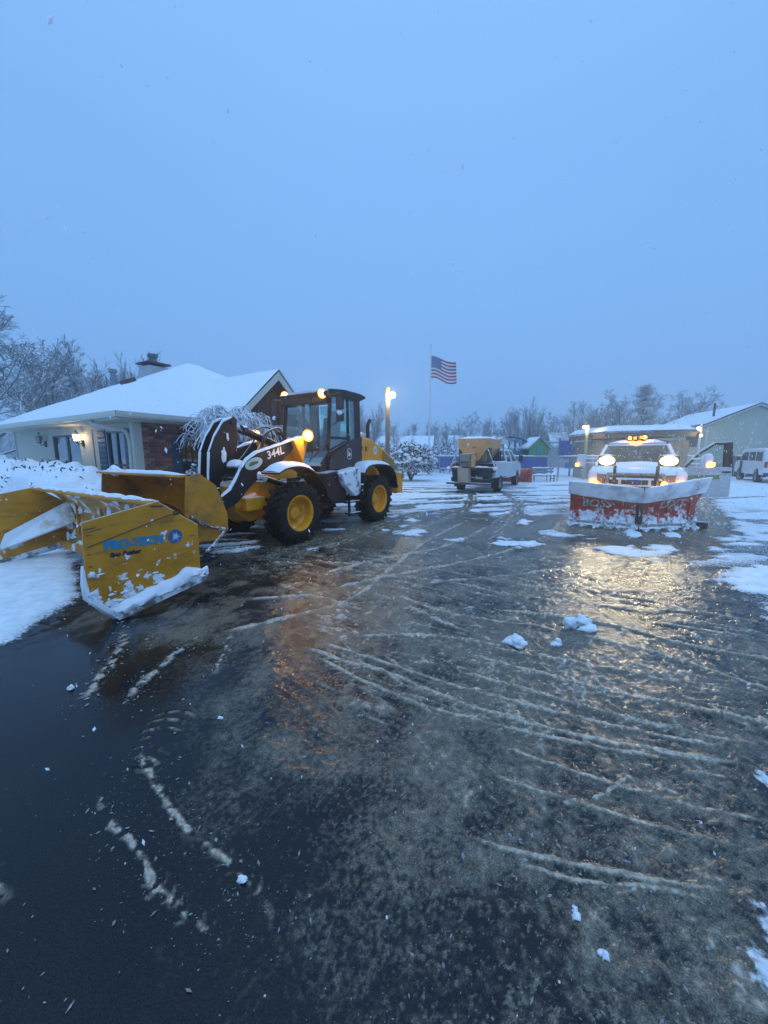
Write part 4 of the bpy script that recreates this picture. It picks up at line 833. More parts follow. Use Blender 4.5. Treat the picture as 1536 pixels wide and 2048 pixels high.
for sd in (1, -1):
    T('pillar', lambda b: b.tube([(-1.14, sd * .90, 1.36), (-1.50, sd * .82, 1.66), (-1.84, sd * .715, 1.95)], [.045, .04, .045], 8), WHITE, 60)
    T('pillar', lambda b: b.tube([(-2.55, sd * .93, 1.36), (-2.60, sd * .74, 1.95)], .05, 8), WHITE, 60)
    T('pillar', lambda b: b.tube([(-3.85, sd * .93, 1.36), (-3.78, sd * .74, 1.95)], .07, 8), WHITE, 60)
    T('window', lambda b: b.add([(-2.62, sd * .925, 1.38), (-3.80, sd * .925, 1.38), (-3.76, sd * .735, 1.93), (-2.64, sd * .735, 1.93)], [(0, 1, 2, 3)]), TRGL)
    if sd < 0: T('window', lambda b: b.add([(-1.22, sd * .925, 1.38), (-2.5, sd * .925, 1.38), (-2.55, sd * .735, 1.93), (-1.86, sd * .735, 1.93)], [(0, 1, 2, 3)]), TRGL)
    car_wheel(truck, (-.95, sd * .87, .41), sd); car_wheel(truck, (-5.0, sd * .87, .41), sd)
T('windshield', lambda b: b.grid(lambda u, v: (-1.14 - .70 * v - .06 * (1 - (2 * u - 1) ** 2) * -1, (u - .5) * (1.78 - .36 * v), 1.36 + .58 * v), 8, 4), TRGL, 60)
T('wiper', lambda b: b.tube([(-1.12, .05, 1.385), (-1.16, .62, 1.43)], .012, 5), DARK); T('wiper', lambda b: b.tube([(-1.12, -.62, 1.385), (-1.16, -.05, 1.43)], .012, 5), DARK)
T('dashboard', lambda b: b.box((-1.55, 0, 1.25), (.45, 1.6, .2)), DARKI, bevel=.04)
for yy in (.42, -.42): T('seat', lambda b: (b.box((-2.35, yy, 1.05), (.5, .52, .16)), b.box((-2.62, yy, 1.42), (.14, .50, .66), ry=R(-10)), b.box((-2.68, yy, 1.80), (.08, .26, .16))), DARKI, bevel=.04)
T('steering_wheel', lambda b: b.lathe([(-.012, .18), (.0, .195), (.012, .18), (0, .165)], 20, (-1.86, .42, 1.36), 'x', True), DARKI, 60)
# front end
gr = T('grille', lambda b: b.box((.0, 0, 1.02), (.06, 1.10, .40)), M('grille_dark', (.03, .03, .032), .45, var=.2), bevel=.02)
T('frame', lambda b: (b.box((.03, 0, 1.215), (.06, 1.16, .06)), b.box((.03, 0, .83), (.06, 1.16, .05)), b.box((.03, .56, 1.02), (.06, .06, .40)), b.box((.03, -.56, 1.02), (.06, .06, .40))), M('dull_chrome', (.32, .32, .33), .3, metal=.8, var=.2), bevel=.012, parent=gr)
for zz in (1.10, .94): T('bar', lambda b: b.box((.04, 0, zz), (.05, 1.06, .055)), CHROME, bevel=.012, parent=gr)
T('link_bar', lambda b: b.box((.04, .30, 1.02), (.05, .06, .13)), CHROME, parent=gr); T('link_bar', lambda b: b.box((.04, -.30, 1.02), (.05, .06, .13)), CHROME, parent=gr)
o = T('badge', lambda b: b.lathe([(.065, .001), (.062, .085), (.04, .09)], 24, ax='x'), M('badge_blue', (.02, .05, .16), .25, var=.05), 40, parent=gr); o.location = (.01, 0, 1.02); o.scale = (1, 1.7, .75)
T('bumper', lambda b: b.prism([(.10, .52), (.14, .62), (.12, .78), (-.06, .80), (-.10, .50)], -1.0, 1.0), CHROME, bevel=.03)
for sd in (1, -1):
    hl = T('headlight', lambda b: b.hexa([(-.12, sd * .98, .86), (.02, sd * .60, .86), (-.05, sd * .60, .86), (-.2, sd * .98, .86), (-.16, sd * .99, 1.22), (.01, sd * .60, 1.20), (-.05, sd * .60, 1.20), (-.22, sd * .99, 1.22)]), M('lens_grey', (.10, .09, .085), .15, var=.1, coat=.6))
    T('signal', lambda b: b.lathe([(.10, .001), (.09, .06), (.03, .08)], 14, (-.03, sd * .84, .96), 'x'), AMB, 40, parent=hl)
    lamp('signal_light', hl, (.10, sd * .86, .95), (1, .38, .05), 6, .05)
    # tow mirror with double arm
    if sd < 0:
        T('mirror', lambda b: (b.box((-1.42, sd * 1.30, 1.52), (.16, .22, .36)), b.tube([(-1.40, sd * .92, 1.46), (-1.42, sd * 1.24, 1.46)], .028, 6), b.tube([(-1.40, sd * .90, 1.58), (-1.42, sd * 1.24, 1.58)], .028, 6)), WHITE, bevel=.03)
        T('marker', lambda b: b.box((-1.33, sd * 1.40, 1.40), (.03, .07, .07)), AMB)
T('signal', lambda b: b.lathe([(.12, .001), (.11, .045), (.06, .06)], 14, (0, .58, 1.0), 'x'), AMB, 40)
bar_ = T('beacon', lambda b: b.box((-2.1, 0, 2.10), (.22, .42, .03)), DARK)
for yy in (-.17, -.05, .10, .18): T('beacon_lamp', lambda b: b.box((-2.02, yy, 2.145 + .02 * (yy > 0)), (.18, .075, .07)), AMB if yy in (-.17, .18) else AMBD, bevel=.012, parent=bar_)
lamp('beacon_light', bar_, (-1.92, 0, 2.25), (1, .42, .06), 10, .1)
for yy in (-.10, .06): T('clearance_lamp', lambda b: b.box((-1.86, yy, 2.04), (.08, .07, .035)), AMB)
# driver's door, open
dr = empty('door', (-1.20, .985, 0), parent=truck, rot=(0, 0, R(180 - 57)))   # local x runs from the hinge to the handle end
DW = GLASS('door_glass', (.80, .90, .86), .05)
D_ = lambda name, fn, mat, smooth=None, bevel=0.0: part(dr, name, fn, mat, smooth, bevel)
D_('panel', lambda b: b.prism([(.02, .62), (.05, 1.36), (1.24, 1.38), (1.26, .62)], -.05, .05), M('door_white_shaded', (.46, .48, .50), .35, var=.08, coat=.4), bevel=.025)  # truck white darkened: shade on the open door put into its colour
D_('window_frame', lambda b: (b.tube([(.08, 0, 1.38), (.40, 0, 1.72), (.74, 0, 1.95), (1.14, 0, 1.97), (1.20, 0, 1.38)], [.045, .045, .05, .06, .07], 8), b.box((1.12, 0, 1.66), (.16, .08, .58), ry=R(-4))), DARK, 50)
D_('pane', lambda b: b.prism([(.12, 1.38), (.42, 1.70), (.75, 1.92), (1.10, 1.93), (1.12, 1.38)], -.004, .004), DW)
D_('handle', lambda b: b.box((1.08, -.075, 1.25), (.20, .03, .05)), DARK, bevel=.01)
D_('decal', lambda b: (b.box((.55, -.056, 1.12), (.80, .003, .10)), b.box((.40, -.056, 1.04), (.55, .003, .05))), M('decal_olive', (.18, .24, .10), .5, var=.3, vs=20))
D_('mirror', lambda b: (b.box((.36, -.30, 1.50), (.19, .14, .30)), b.tube([(.18, -.04, 1.46), (.30, -.30, 1.46)], .028, 6), b.tube([(.18, -.04, 1.58), (.30, -.30, 1.58)], .028, 6)), WHITE, bevel=.03)
D_('marker', lambda b: b.box((.40, -.39, 1.44), (.16, .02, .09)), AMB, bevel=.01)
s = MB(); s.blob((.36, -.30, 1.66), (.10, .08, .05), 3, 10, 7, .2); s.build('snow', SNOW, dr, 60)
# V plow
def tl(x, y): d = Vector((x, y, 0)) - TO; c, s_ = math.cos(-TR), math.sin(-TR); return (d.x * c - d.y * s_, d.x * s_ + d.y * c)
plow = empty('plow', (0, 0, 0), parent=truck)
PC, PLE, PRI = tl(5.62, 8.05), tl(4.45, 8.80), tl(7.16, 8.30)
def wing(E, ztc, zte, tdc, tde, seed):
    d = Vector((E[0] - PC[0], E[1] - PC[1], 0)); L_ = d.length; d.normalize(); nn = Vector((-d.y, d.x, 0)); nn = nn if nn.x > 0 else -nn
    def Q(u, z, off=0): return Vector((PC[0], PC[1], 0)) + d * (L_ * u) + nn * off + Vector((0, 0, z))
    def cur(v): return .16 * (4 * (v - .5) ** 2) - .10
    b = MB()
    b.grid(lambda u, v: Q(u, .06 + (ztc + (zte - ztc) * u ** 1.3 - .06) * v, cur(v)), 16, 10)
    b.grid(lambda u, v: Q(u, .06 + (ztc + (zte - ztc) * u ** 1.3 - .06) * v, cur(v) - .03), 16, 10, True)
    w = b.build('wing', REDP, plow, 50)
    b = MB(); b.box((0, 0, 0), (L_, .02, .16)); ce = b.build('cutting_edge', STEEL, w, loc=tuple(Q(.5, .07, .02)), rot=(0, 0, math.atan2(d.y, d.x)))
    df = MB()
    def zt(u): return ztc + (zte - ztc) * u ** 1.3
    def dt(u): return tdc + (tde - tdc) * u
    df.grid(lambda u, v: Q(u * 1.05 - .025, zt(u) - .03 + (dt(u) - zt(u) + .03) * v + .006 * math.sin(u * 21 + seed), .06 + .10 * v), 24, 4)
    df.grid(lambda u, v: Q(u * 1.05 - .025, zt(u) - .03 + (dt(u) - zt(u) + .03) * v + .006 * math.sin(u * 21 + seed), .035 + .10 * v), 24, 4, True)
    dd = df.build('deflector', RUBG, w, 60)
    sn_ = MB(); snow_strip(sn_, [Q(u * 1.05, dt(u) + .0, .14) for u in (.02, .35, .7, .98)], .06, .03, seed); sn_.build('snow', SNOW, dd, 60)
    for u in (.12, .5, .88):
        part(w, 'rib', lambda b: b.hexa([tuple(Q(u - .015, .10, -.30)), tuple(Q(u + .015, .10, -.30)), tuple(Q(u + .015, .10, -.06)), tuple(Q(u - .015, .10, -.06)), tuple(Q(u - .015, zt(u) - .1, -.14)), tuple(Q(u + .015, zt(u) - .1, -.14)), tuple(Q(u + .015, zt(u) - .1, -.06)), tuple(Q(u - .015, zt(u) - .1, -.06))]), REDP)
    sn_ = MB()
    for k in range(26):
        random.seed(k + seed * 50); u = random.random(); v = abs(random.gauss(0, .30))
        if v > .75: continue
        z = .08 + v * .5; sn_.blob(Q(u, z, cur(v) + .015), (random.uniform(.03, .12), random.uniform(.012, .03), random.uniform(.015, .05)), k, 10, 7, .6)
    for k in range(6):
        u = (k + .2 + .6 * random.random()) / 6; sn_.blob(Q(u, .04, .05), (random.uniform(.06, .16), .07, random.uniform(.03, .08)), k + 9, 12, 8, .6)
    sn_.build('snow', SNOW, w, 60)
    return w, Q, d, nn
wl, QL, dL, nL = wing(PLE, .66, .80, .96, 1.06, 1); wr, QR, dR, nR = wing(PRI, .66, .87, .96, 1.19, 2)
def wing_text(s_, Q, d, nn, size, parent, u, z):
    p = Q(u, z, -.030); xa = Vector((0, 0, 1)).cross(nn).normalized(); up_ = (Vector((0, 0, 1)) + nn * .36).normalized(); mtx = Matrix((xa, up_, xa.cross(up_))).transposed()
    return text('lettering', s_, size, LETD, parent, tuple(p), mtx.to_euler(), .006, .1)
wing_text('DXT', QR, dR, nR, .32, wr, .55, .58); wing_text('BOSS', QL, dL, nL, .26, wl, .60, .56)
part(plow, 'pivot', lambda b: b.tube([(PC[0] - .06, PC[1], .05), (PC[0] - .06, PC[1], .66)], .07, 12), M('plow_black', (.02, .02, .02), .5, var=.3, top=.8), 40)
part(plow, 'push_frame', lambda b: (b.tube([(PC[0] - .1, PC[1], .35), (-.1, .40, .45)], .05, 8), b.tube([(PC[0] - .1, PC[1], .35), (-.1, -.40, .45)], .05, 8), b.tube([(.20, -.42, .5), (.20, -.42, 1.42)], .035, 8), b.tube([(.20, .42, .5), (.20, .42, 1.42)], .035, 8)), DARK, 40)
part(plow, 'guide_shoe', lambda b: b.box((*tl(7.20, 8.28), .10), (.16, .22, .16), rz=.5), DARK, bevel=.02)
s = MB(); s.blob((*tl(5.3, 7.75), .0), (.4, .16, .05), 3, 12, 8, .3); s.blob((*tl(6.05, 7.6), .0), (.3, .14, .05), 5, 12, 8, .3); s.build('snow', SNOW, plow, 60)
for sd in (1, -1):
    h = empty('headlamp', (.24, sd * .60, 1.54), parent=plow)
    MB().box((-.06, 0, 0), (.16, .38, .25)).build('housing', DARK, h, bevel=.03)
    o = MB().lathe([(.022, .10), (.026, .130), (.034, .160)], 28, ax='x').build('glare_ring', GLOWY, h, 60); o.scale = (1, 1.05, .68)  # emissive ring in place of the headlamp's glare halo
    o = MB().lathe([(.05, .001), (.045, .06), (.028, .105)], 28, ax='x').build('lens', HEAD, h, 60); o.scale = (1, 1.08, .68)
    s = MB(); s.blob((-.06, 0, .11), (.09, .16, .04), sd + 3, 10, 6, .3); s.build('snow', SNOW, h, 60)
    lamp('headlamp_beam', h, (.10, 0, 0), (1.0, .84, .54), 190, .12, spot=74, target=(1, .05, -.03), blend=1.0)

# ------------------------------------------------------------------ pickup with salt spreader, seen from behind
SO = Vector((4.52, 17.6, 0)); SR = math.atan2(.866, .50)
sp = tag(empty('spreader_truck', SO, SR), 'white pickup seen from behind with a salt spreader tinted like lamplight in its bed', 'pickup truck')
def K(name, fn, mat, smooth=None, bevel=0.0, parent=None): return part(parent or sp, name, fn, mat, smooth, bevel)
WH2 = M('white_paint_grey', (.60, .63, .66), .35, var=.08, vs=5, top=.97, coat=.3)
K('bed', lambda b: (b.box((.15, .93, 1.05), (2.3, .14, .72)), b.box((.15, -.93, 1.05), (2.3, .14, .72)), b.box((.15, 0, .78), (2.3, 1.8, .1))), WH2, bevel=.03)
K('body', lambda b: [b.prism([(1.35, .58), (1.35, 1.36), (3.95, 1.36), (4.85, 1.26), (4.95, 1.0), (4.95, .62), (4.45, .62), (4.38, .82), (4.05, .96), (3.70, .82), (3.62, .58)], y0, y1) for (y0, y1) in ((.78, 1.0), (-1.0, -.78))] + [b.box((3.1, 0, .75), (3.5, 1.6, .3)), b.box((4.4, 0, 1.15), (1.0, 1.6, .3))], WH2, bevel=.05)
K('roof', lambda b: b.hexa([(1.45, -.72, 1.90), (3.35, -.70, 1.90), (3.35, .70, 1.90), (1.45, .72, 1.90), (1.5, -.66, 2.0), (3.2, -.64, 2.0), (3.2, .64, 2.0), (1.5, .66, 2.0)]), WH2, bevel=.04)
for sd in (1, -1):
    for (x0, x1) in ((1.40, 1.46), (2.62, 2.60), (3.98, 3.30)): K('pillar', lambda b: b.tube([(x0, sd * .93, 1.35), (x1, sd * .72, 1.92)], .05, 8), WH2, 60)
    K('window', lambda b: b.add([(1.45, sd * .925, 1.37), (2.58, sd * .925, 1.37), (2.57, sd * .735, 1.9), (1.5, sd * .735, 1.9)], [(0, 1, 2, 3)]), TRGL)
    K('window', lambda b: b.add([(2.66, sd * .925, 1.37), (3.9, sd * .925, 1.37), (3.28, sd * .735, 1.9), (2.64, sd * .735, 1.9)], [(0, 1, 2, 3)]), TRGL)
    K('mirror', lambda b: (b.box((3.55, sd * 1.22, 1.52), (.14, .2, .34)), b.tube([(3.6, sd * .92, 1.5), (3.56, sd * 1.2, 1.5)], .03, 6)), DARK, bevel=.02)
    car_wheel(sp, (0, sd * .87, .41), sd); car_wheel(sp, (4.02, sd * .87, .41), sd)
    K('tail_light', lambda b: b.box((-1.02, sd * .93, 1.12), (.05, .12, .36)), REDL)
    K('mud_flap', lambda b: b.box((-.55, sd * .87, .45), (.03, .32, .46)), M('flap_dark', (.02, .02, .02), .7))
K('rear_panel', lambda b: (b.box((-.98, 0, 1.02), (.06, 1.7, .62)), b.box((-1.2, -.55, .95), (.3, .55, .40)), b.box((-1.15, .75, .95), (.24, .3, .5))), M('rear_dark', (.03, .025, .022), .7, var=.4, vs=8, top=.6), bevel=.02)  # near-black boxes for the open bed end and rear clutter
K('rear_window', lambda b: b.box((1.42, 0, 1.62), (.02, 1.3, .48)), TRGL)
K('bumper', lambda b: b.box((-1.18, 0, .62), (.16, 1.9, .18)), DARK, bevel=.02)
HOPLIT = M('hopper_lamplit', (.74, .37, .14), .35, metal=.1, var=.15, vs=3, top=.95)  # warm lamp glow on the spreader put into its base colour
HP = [(.70, 2.42), (.66, 2.02), (.22, 1.42), (-.22, 1.42), (-.66, 2.02), (-.70, 2.42)]
hp = K('hopper', lambda b: b.prism([(p[0], p[1]) for p in HP], -1.15, 1.2, 'x'), HOPLIT, bevel=.01)
K('side_brace', lambda b: (b.prism([(-1.10, 2.0), (-1.05, 1.35), (-.5, 1.35), (-.5, 2.0)], .62, .66), b.prism([(-1.10, 2.0), (-1.05, 1.35), (-.5, 1.35), (-.5, 2.0)], -.66, -.62), b.box((.9, .64, 1.7), (.1, .05, .7)), b.box((.9, -.64, 1.7), (.1, .05, .7)), b.box((0, 0, 1.38), (2.3, 1.3, .06))), DARK, parent=hp)
s = MB(); s.grid(lambda u, v: (-1.1 + 2.2 * u, (v - .5) * 1.36, 2.42 + .10 * min(1, 5 * u, 5 * (1 - u), 5 * v, 5 * (1 - v)) * (1 + .6 * mnoise.noise(Vector((u * 4, v * 3, 5))))), 14, 10); s.build('snow', SNOW, hp, 60)
K('nameplate', lambda b: b.box((-1.16, -.05, 2.02), (.01, .18, .05)), M('plate_red', (.4, .08, .05), .5), parent=hp)
K('engine_box', lambda b: (b.box((-1.42, .22, 1.58), (.44, .46, .34)),), M('olive_grey', (.25, .25, .19), .5, var=.15, top=1.0), bevel=.03)
K('gearbox', lambda b: (b.lathe([(-.16, .13), (.16, .13)], 14, (-1.42, .20, 1.26)), b.box((-1.42, .02, 1.30), (.3, .16, .26)), b.box((-1.40, .40, 1.28), (.26, .12, .2))), M('gear_rust', (.30, .19, .15), .6, var=.3, top=.9), 40)
K('discharge_pipe', lambda b: b.box((-1.42, -.10, 1.48), (.30, .16, .62)), HOPLIT, bevel=.02)
ctx = K('chute', lambda b: b.hexa([(-1.62, .02, .48), (-1.20, .02, .48), (-1.20, .50, .48), (-1.62, .50, .48), (-1.66, .04, 1.12), (-1.24, .04, 1.12), (-1.24, .52, 1.12), (-1.66, .52, 1.12)]), M('chute_tan', (.50, .38, .29), .45, var=.15, patch=(6, .68, .06)), bevel=.015)
K('spinner', lambda b: b.lathe([(0, .001), (0, .26), (-.02, .26)], 20, (-1.45, .26, .42), 'z'), DARK, 40)
K('cross_bar', lambda b: (b.box((-1.30, 0, 1.10), (.10, 2.10, .09)),), M('bar_maroon', (.16, .06, .05), .5, var=.2, top=1.0), bevel=.01)
s = MB(); snow_strip(s, [(-1.30, -1.02, 1.145), (-1.30, 1.02, 1.145)], .10, .06, 3); s.blob((-1.34, 1.03, 1.10), (.10, .10, .08), 1); s.blob((-1.34, -1.03, 1.10), (.10, .10, .08), 2); s.build('snow', SNOW, sp, 60)
for sd in (1, -1): K('stay_chain', lambda b: [b.tube([(-1.18, sd * (.66 + .36 * i / 10), 1.95 - .82 * i / 10), (-1.22, sd * (.66 + .36 * (i + 1) / 10), 1.95 - .82 * (i + 1) / 10)], .022 if i % 2 else .03, 6) for i in range(10)], M('chain_snowy', (.3, .28, .27), .5, metal=.4, top=1.0, patch=(9, .45, .1)))
K('step_bumper', lambda b: (b.box((-1.40, .10, .44), (.30, 1.95, .08)), b.box((-1.1, -.6, .55), (.12, .5, .24)), b.box((-1.1, .8, .60), (.14, .3, .22))), M('bumper_rust', (.14, .07, .05), .6, var=.3, top=.9), bevel=.01)
K('license_plate', lambda b: b.box((-1.275, -.35, .72), (.01, .30, .15)), M('plate_pale', (.5, .5, .5), .4, var=.2, vs=30))
K('front_bumper', lambda b: b.box((5.02, 0, .62), (.16, 1.95, .26)), CHROME, bevel=.04)
K('axle', lambda b: b.tube([(0, -.8, .41), (0, .8, .41)], .08, 10), DARK, 40)
pl2 = K('plow', lambda b: b.grid(lambda u, v: (5.95 + .16 * (4 * (v - .5) ** 2) - .1 - .45 * (u - .5), -1.45 + 2.7 * u, .08 + .86 * v), 14, 8), REDS, 50)
K('plow_back', lambda b: b.grid(lambda u, v: (5.92 + .16 * (4 * (v - .5) ** 2) - .1 - .45 * (u - .5), -1.45 + 2.7 * u, .08 + .86 * v), 14, 8, True), REDS, 50, parent=pl2)
K('top_edge', lambda b: b.tube([(6.23, -1.45, .95), (5.78, 1.25, .95)], .03, 6), DARK, parent=pl2)
K('rib', lambda b: b.hexa([(5.80, -1.30, .15), (6.0, -1.30, .15), (6.0, -1.26, .15), (5.80, -1.26, .15), (5.98, -1.30, .9), (6.1, -1.30, .9), (6.1, -1.26, .9), (5.98, -1.26, .9)]), REDS, parent=pl2)
K('a_frame', lambda b: (b.tube([(5.0, .4, .45), (5.85, .1, .4)], .05, 8), b.tube([(5.0, -.4, .45), (5.85, -.1, .4)], .05, 8)), DARK, parent=pl2)
K('rack', lambda b: (b.tube([(1.25, -.78, 1.36), (1.25, -.78, 2.18), (1.25, .78, 2.18), (1.25, .78, 1.36)], .03, 8), b.tube([(1.25, -.3, 2.18), (1.25, -.3, 2.3)], .04, 8)), DARK, 50)

# ------------------------------------------------------------------ van, cars
def car(name, loc, rz, label, cat, mat, L_, W_, prof, glass, gl, wheels, r, tail=True):
    c = tag(empty(name, loc, rz), label, cat)
    part(c, 'body', lambda b: b.prism(prof, -W_ / 2, W_ / 2), mat, bevel=.07)
    for sd in (1, -1):
        for g in glass: part(c, 'window', lambda b: b.prism(g, sd * (W_ / 2 + .004), sd * (W_ / 2 + .012)), gl)
        for x in wheels: car_wheel(c, (x, sd * (W_ / 2 - .12), r * .95), sd)
    return c
DGL = M('dark_glass', (.035, .04, .045), .08, var=.05, spec=.8)
vn_ = car('passenger_van', (23.93, 22.57, 0), math.atan2(.86, .51), 'white passenger van at the edge of the picture beyond the open door', 'van', WHITEV, 5.5, 2.0,
    [(-1.15, .50), (-1.18, 1.2), (-1.05, 2.06), (-.9, 2.12), (3.0, 2.12), (3.65, 1.45), (4.5, 1.25), (4.6, .55), (3.95, .5), (3.85, .8), (3.5, .92), (3.15, .8), (3.05, .5), (.45, .5), (.35, .8), (0, .92), (-.35, .8), (-.45, .5)],
    [[(-.85, 1.35), (-.80, 1.9), (.25, 1.9), (.25, 1.35)], [(.40, 1.35), (.40, 1.9), (1.55, 1.9), (1.55, 1.35)], [(1.75, 1.35), (1.75, 1.9), (2.85, 1.9), (3.3, 1.4)]], DGL, (0, 3.5), .41)
for sd in (1, -1):
    part(vn_, 'rear_window', lambda b: b.box((-1.125, sd * .45, 1.66), (.02, .72, .46), ry=R(9)), DGL); part(vn_, 'tail_light', lambda b: b.box((-1.19, sd * .90, 1.14), (.04, .13, .36)), REDL)
part(vn_, 'bumper', lambda b: b.box((-1.26, 0, .56), (.2, 1.96, .2)), DARK, bevel=.03); part(vn_, 'mirror', lambda b: b.box((3.2, 1.15, 1.5), (.12, .2, .3)), DARK, bevel=.02); part(vn_, 'door_seam', lambda b: b.box((-1.185, 0, 1.2), (.01, .012, 1.3)), DARK)
SUVP = [(-2.2, .45), (-2.25, 1.0), (-2.05, 1.62), (-1.9, 1.72), (.5, 1.72), (1.15, 1.15), (2.2, 1.0), (2.3, .5), (1.85, .45), (1.75, .75), (1.4, .86), (1.05, .75), (.95, .45), (-.95, .45), (-1.05, .75), (-1.4, .86), (-1.75, .75), (-1.85, .45)]
SUVG = [[(-1.9, 1.1), (-1.8, 1.6), (-.9, 1.6), (-.9, 1.1)], [(-.8, 1.1), (-.8, 1.6), (.4, 1.6), (.95, 1.12)]]
c1 = car('parked_car', (29.2, 30.2, 0), math.atan2(.86, .51), 'dark snow-topped car parked behind the white van', 'car', M('car_dark', (.03, .035, .045), .3, var=.1, top=1.0, coat=.5), 4.5, 1.85, SUVP, SUVG, DGL, (-1.4, 1.4), .36)
c2 = car('parked_car', (-20.2, 18.6, 0), math.atan2(-.5, .86), 'dark car with lit lamps parked past the far end of the house', 'car', M('car_slate', (.06, .06, .08), .35, var=.1, top=1.0, coat=.5), 4.5, 1.85, SUVP, SUVG, DGL, (-1.4, 1.4), .36)
for sd in (1, -1):
    part(c2, 'headlight', lambda b: b.box((2.27, sd * .7, .85), (.05, .26, .14)), EMIT('car_lamp', (1, .85, .8), 9)); part(c2, 'tail_light', lambda b: b.box((-2.25, sd * .75, 1.0), (.04, .2, .2)), REDL); part(c1, 'tail_light', lambda b: b.box((-2.25, sd * .75, 1.0), (.04, .2, .2)), REDL)

# ------------------------------------------------------------------ brick and cream house
HR = R(59.3); HO = Vector((-6.03, 9.13, 0))
house = tag(empty('house', HO, HR), 'low cream and brick house with snow-covered hip roof and blue shutters', 'house')
def Hs(name, fn, mat, smooth=None, bevel=0.0, parent=None, label=None): return part(parent or house, name, fn, mat, smooth, bevel, label)
CREAM = M('cream_stucco', (.50, .50, .43), .8, var=.05, vs=3, bump=.15, bs=120)
TRIM = M('cream_trim', (.55, .56, .49), .55, var=.05, vs=4, top=.9)
SHUT = M('shutter_blue', (.040, .105, .175), .5, var=.12, vs=6, bump=.1)
FRM = M('frame_slate', (.045, .10, .15), .5, var=.1)
YL = 8.1; XL = 8.6; ZT = 2.50
def wall_with_holes(b, plane, L0, L1, z0, z1, holes, th=.16):
    """a wall on x=0 (plane 'x') or y=0 (plane 'y') split into boxes around its openings; holes: (a0,a1,z0,z1)"""
    xs = sorted({L0, L1, *[h[0] for h in holes], *[h[1] for h in holes]}); zs = sorted({z0, z1, *[h[2] for h in holes], *[h[3] for h in holes]})
    for i in range(len(xs) - 1):
        for j in range(len(zs) - 1):
            cx, cz = (xs[i] + xs[i + 1]) / 2, (zs[j] + zs[j + 1]) / 2
            if any(h[0] < cx < h[1] and h[2] < cz < h[3] for h in holes): continue
            d = (th, xs[i + 1] - xs[i], zs[j + 1] - zs[j]) if plane == 'x' else (xs[i + 1] - xs[i], th, zs[j + 1] - zs[j])
            b.box((th / 2, cx, cz) if plane == 'x' else (cx, th / 2, cz), d)
wall1 = Hs('wall', lambda b: wall_with_holes(b, 'x', 0.0, YL, 0, ZT, [(3.02, 4.88, .2, 2.26), (.50, 1.42, .55, 2.28)]), CREAM)
MORT = M('mortar', (.22, .19, .17), .9, var=.1, vs=20)
wall2 = Hs('wall', lambda b: (wall_with_holes(b, 'y', .16, XL, 0, ZT, [(1.08, 1.66, .75, 2.12)], .14)), MORT, label='dark red brick wall')
Hs('wall', lambda b: (b.box((XL - .08, YL / 2, ZT / 2), (.16, YL, ZT)), b.box((XL / 2, YL - .08, ZT / 2), (XL, .16, ZT))), CREAM)
Hs('corner_board', lambda b: (b.box((-.02, .06, ZT / 2), (.05, .16, ZT)), b.box((.06, -.02, ZT / 2), (.16, .05, ZT))), TRIM)
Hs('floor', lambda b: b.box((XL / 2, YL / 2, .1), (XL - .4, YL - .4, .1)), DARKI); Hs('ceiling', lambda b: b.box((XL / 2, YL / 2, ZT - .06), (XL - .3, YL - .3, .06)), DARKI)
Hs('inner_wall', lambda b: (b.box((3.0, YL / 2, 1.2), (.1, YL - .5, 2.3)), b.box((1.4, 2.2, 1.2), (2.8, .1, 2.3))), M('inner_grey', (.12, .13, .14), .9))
# bricks one by one where the wall shows, the rest of the courses joined
BRM = [M('brick_red', (.33, .115, .08), .85, var=.25, vs=9, bump=.2), M('brick_dark', (.17, .08, .07), .85, var=.25, vs=9, bump=.2), M('brick_tan', (.40, .21, .14), .85, var=.25, vs=9, bump=.2), M('brick_plum', (.25, .11, .10), .85, var=.25, vs=9, bump=.2)]
BME = []
for m_ in BRM: BME.append(MB().box((0, 0, 0), (.195, .05, .057)).mesh('brick', m_))
random.seed(3); rest = MB(); cnt = 0; cs = .068; bl = .205
rows = int((ZT - .05) / cs)
for r_ in range(rows, -1, -1):
    z = .06 + r_ * cs; x = .10 + (bl / 2 if r_ % 2 else 0)
    while x < XL - .1:
        hidden = 1.00 < x < 1.74 and .70 < z < 2.16
        if not hidden:
            jit = (random.uniform(-.004, .004), random.uniform(-.006, .004))
            if x < 1.9 and z > .45 and cnt < 285:
                o = bpy.data.objects.new('brick', random.choice(BME)); col.objects.link(o); o.parent = wall2; o.location = (x + jit[0], -.006 + jit[1], z); cnt += 1
            else:
                rest.cur = random.randrange(4); rest.box((x + jit[0], -.006 + jit[1], z), (.195, .05, .057))
        x += bl
o = rest.build('brick_courses', BRM, wall2); o['kind'] = 'stuff'
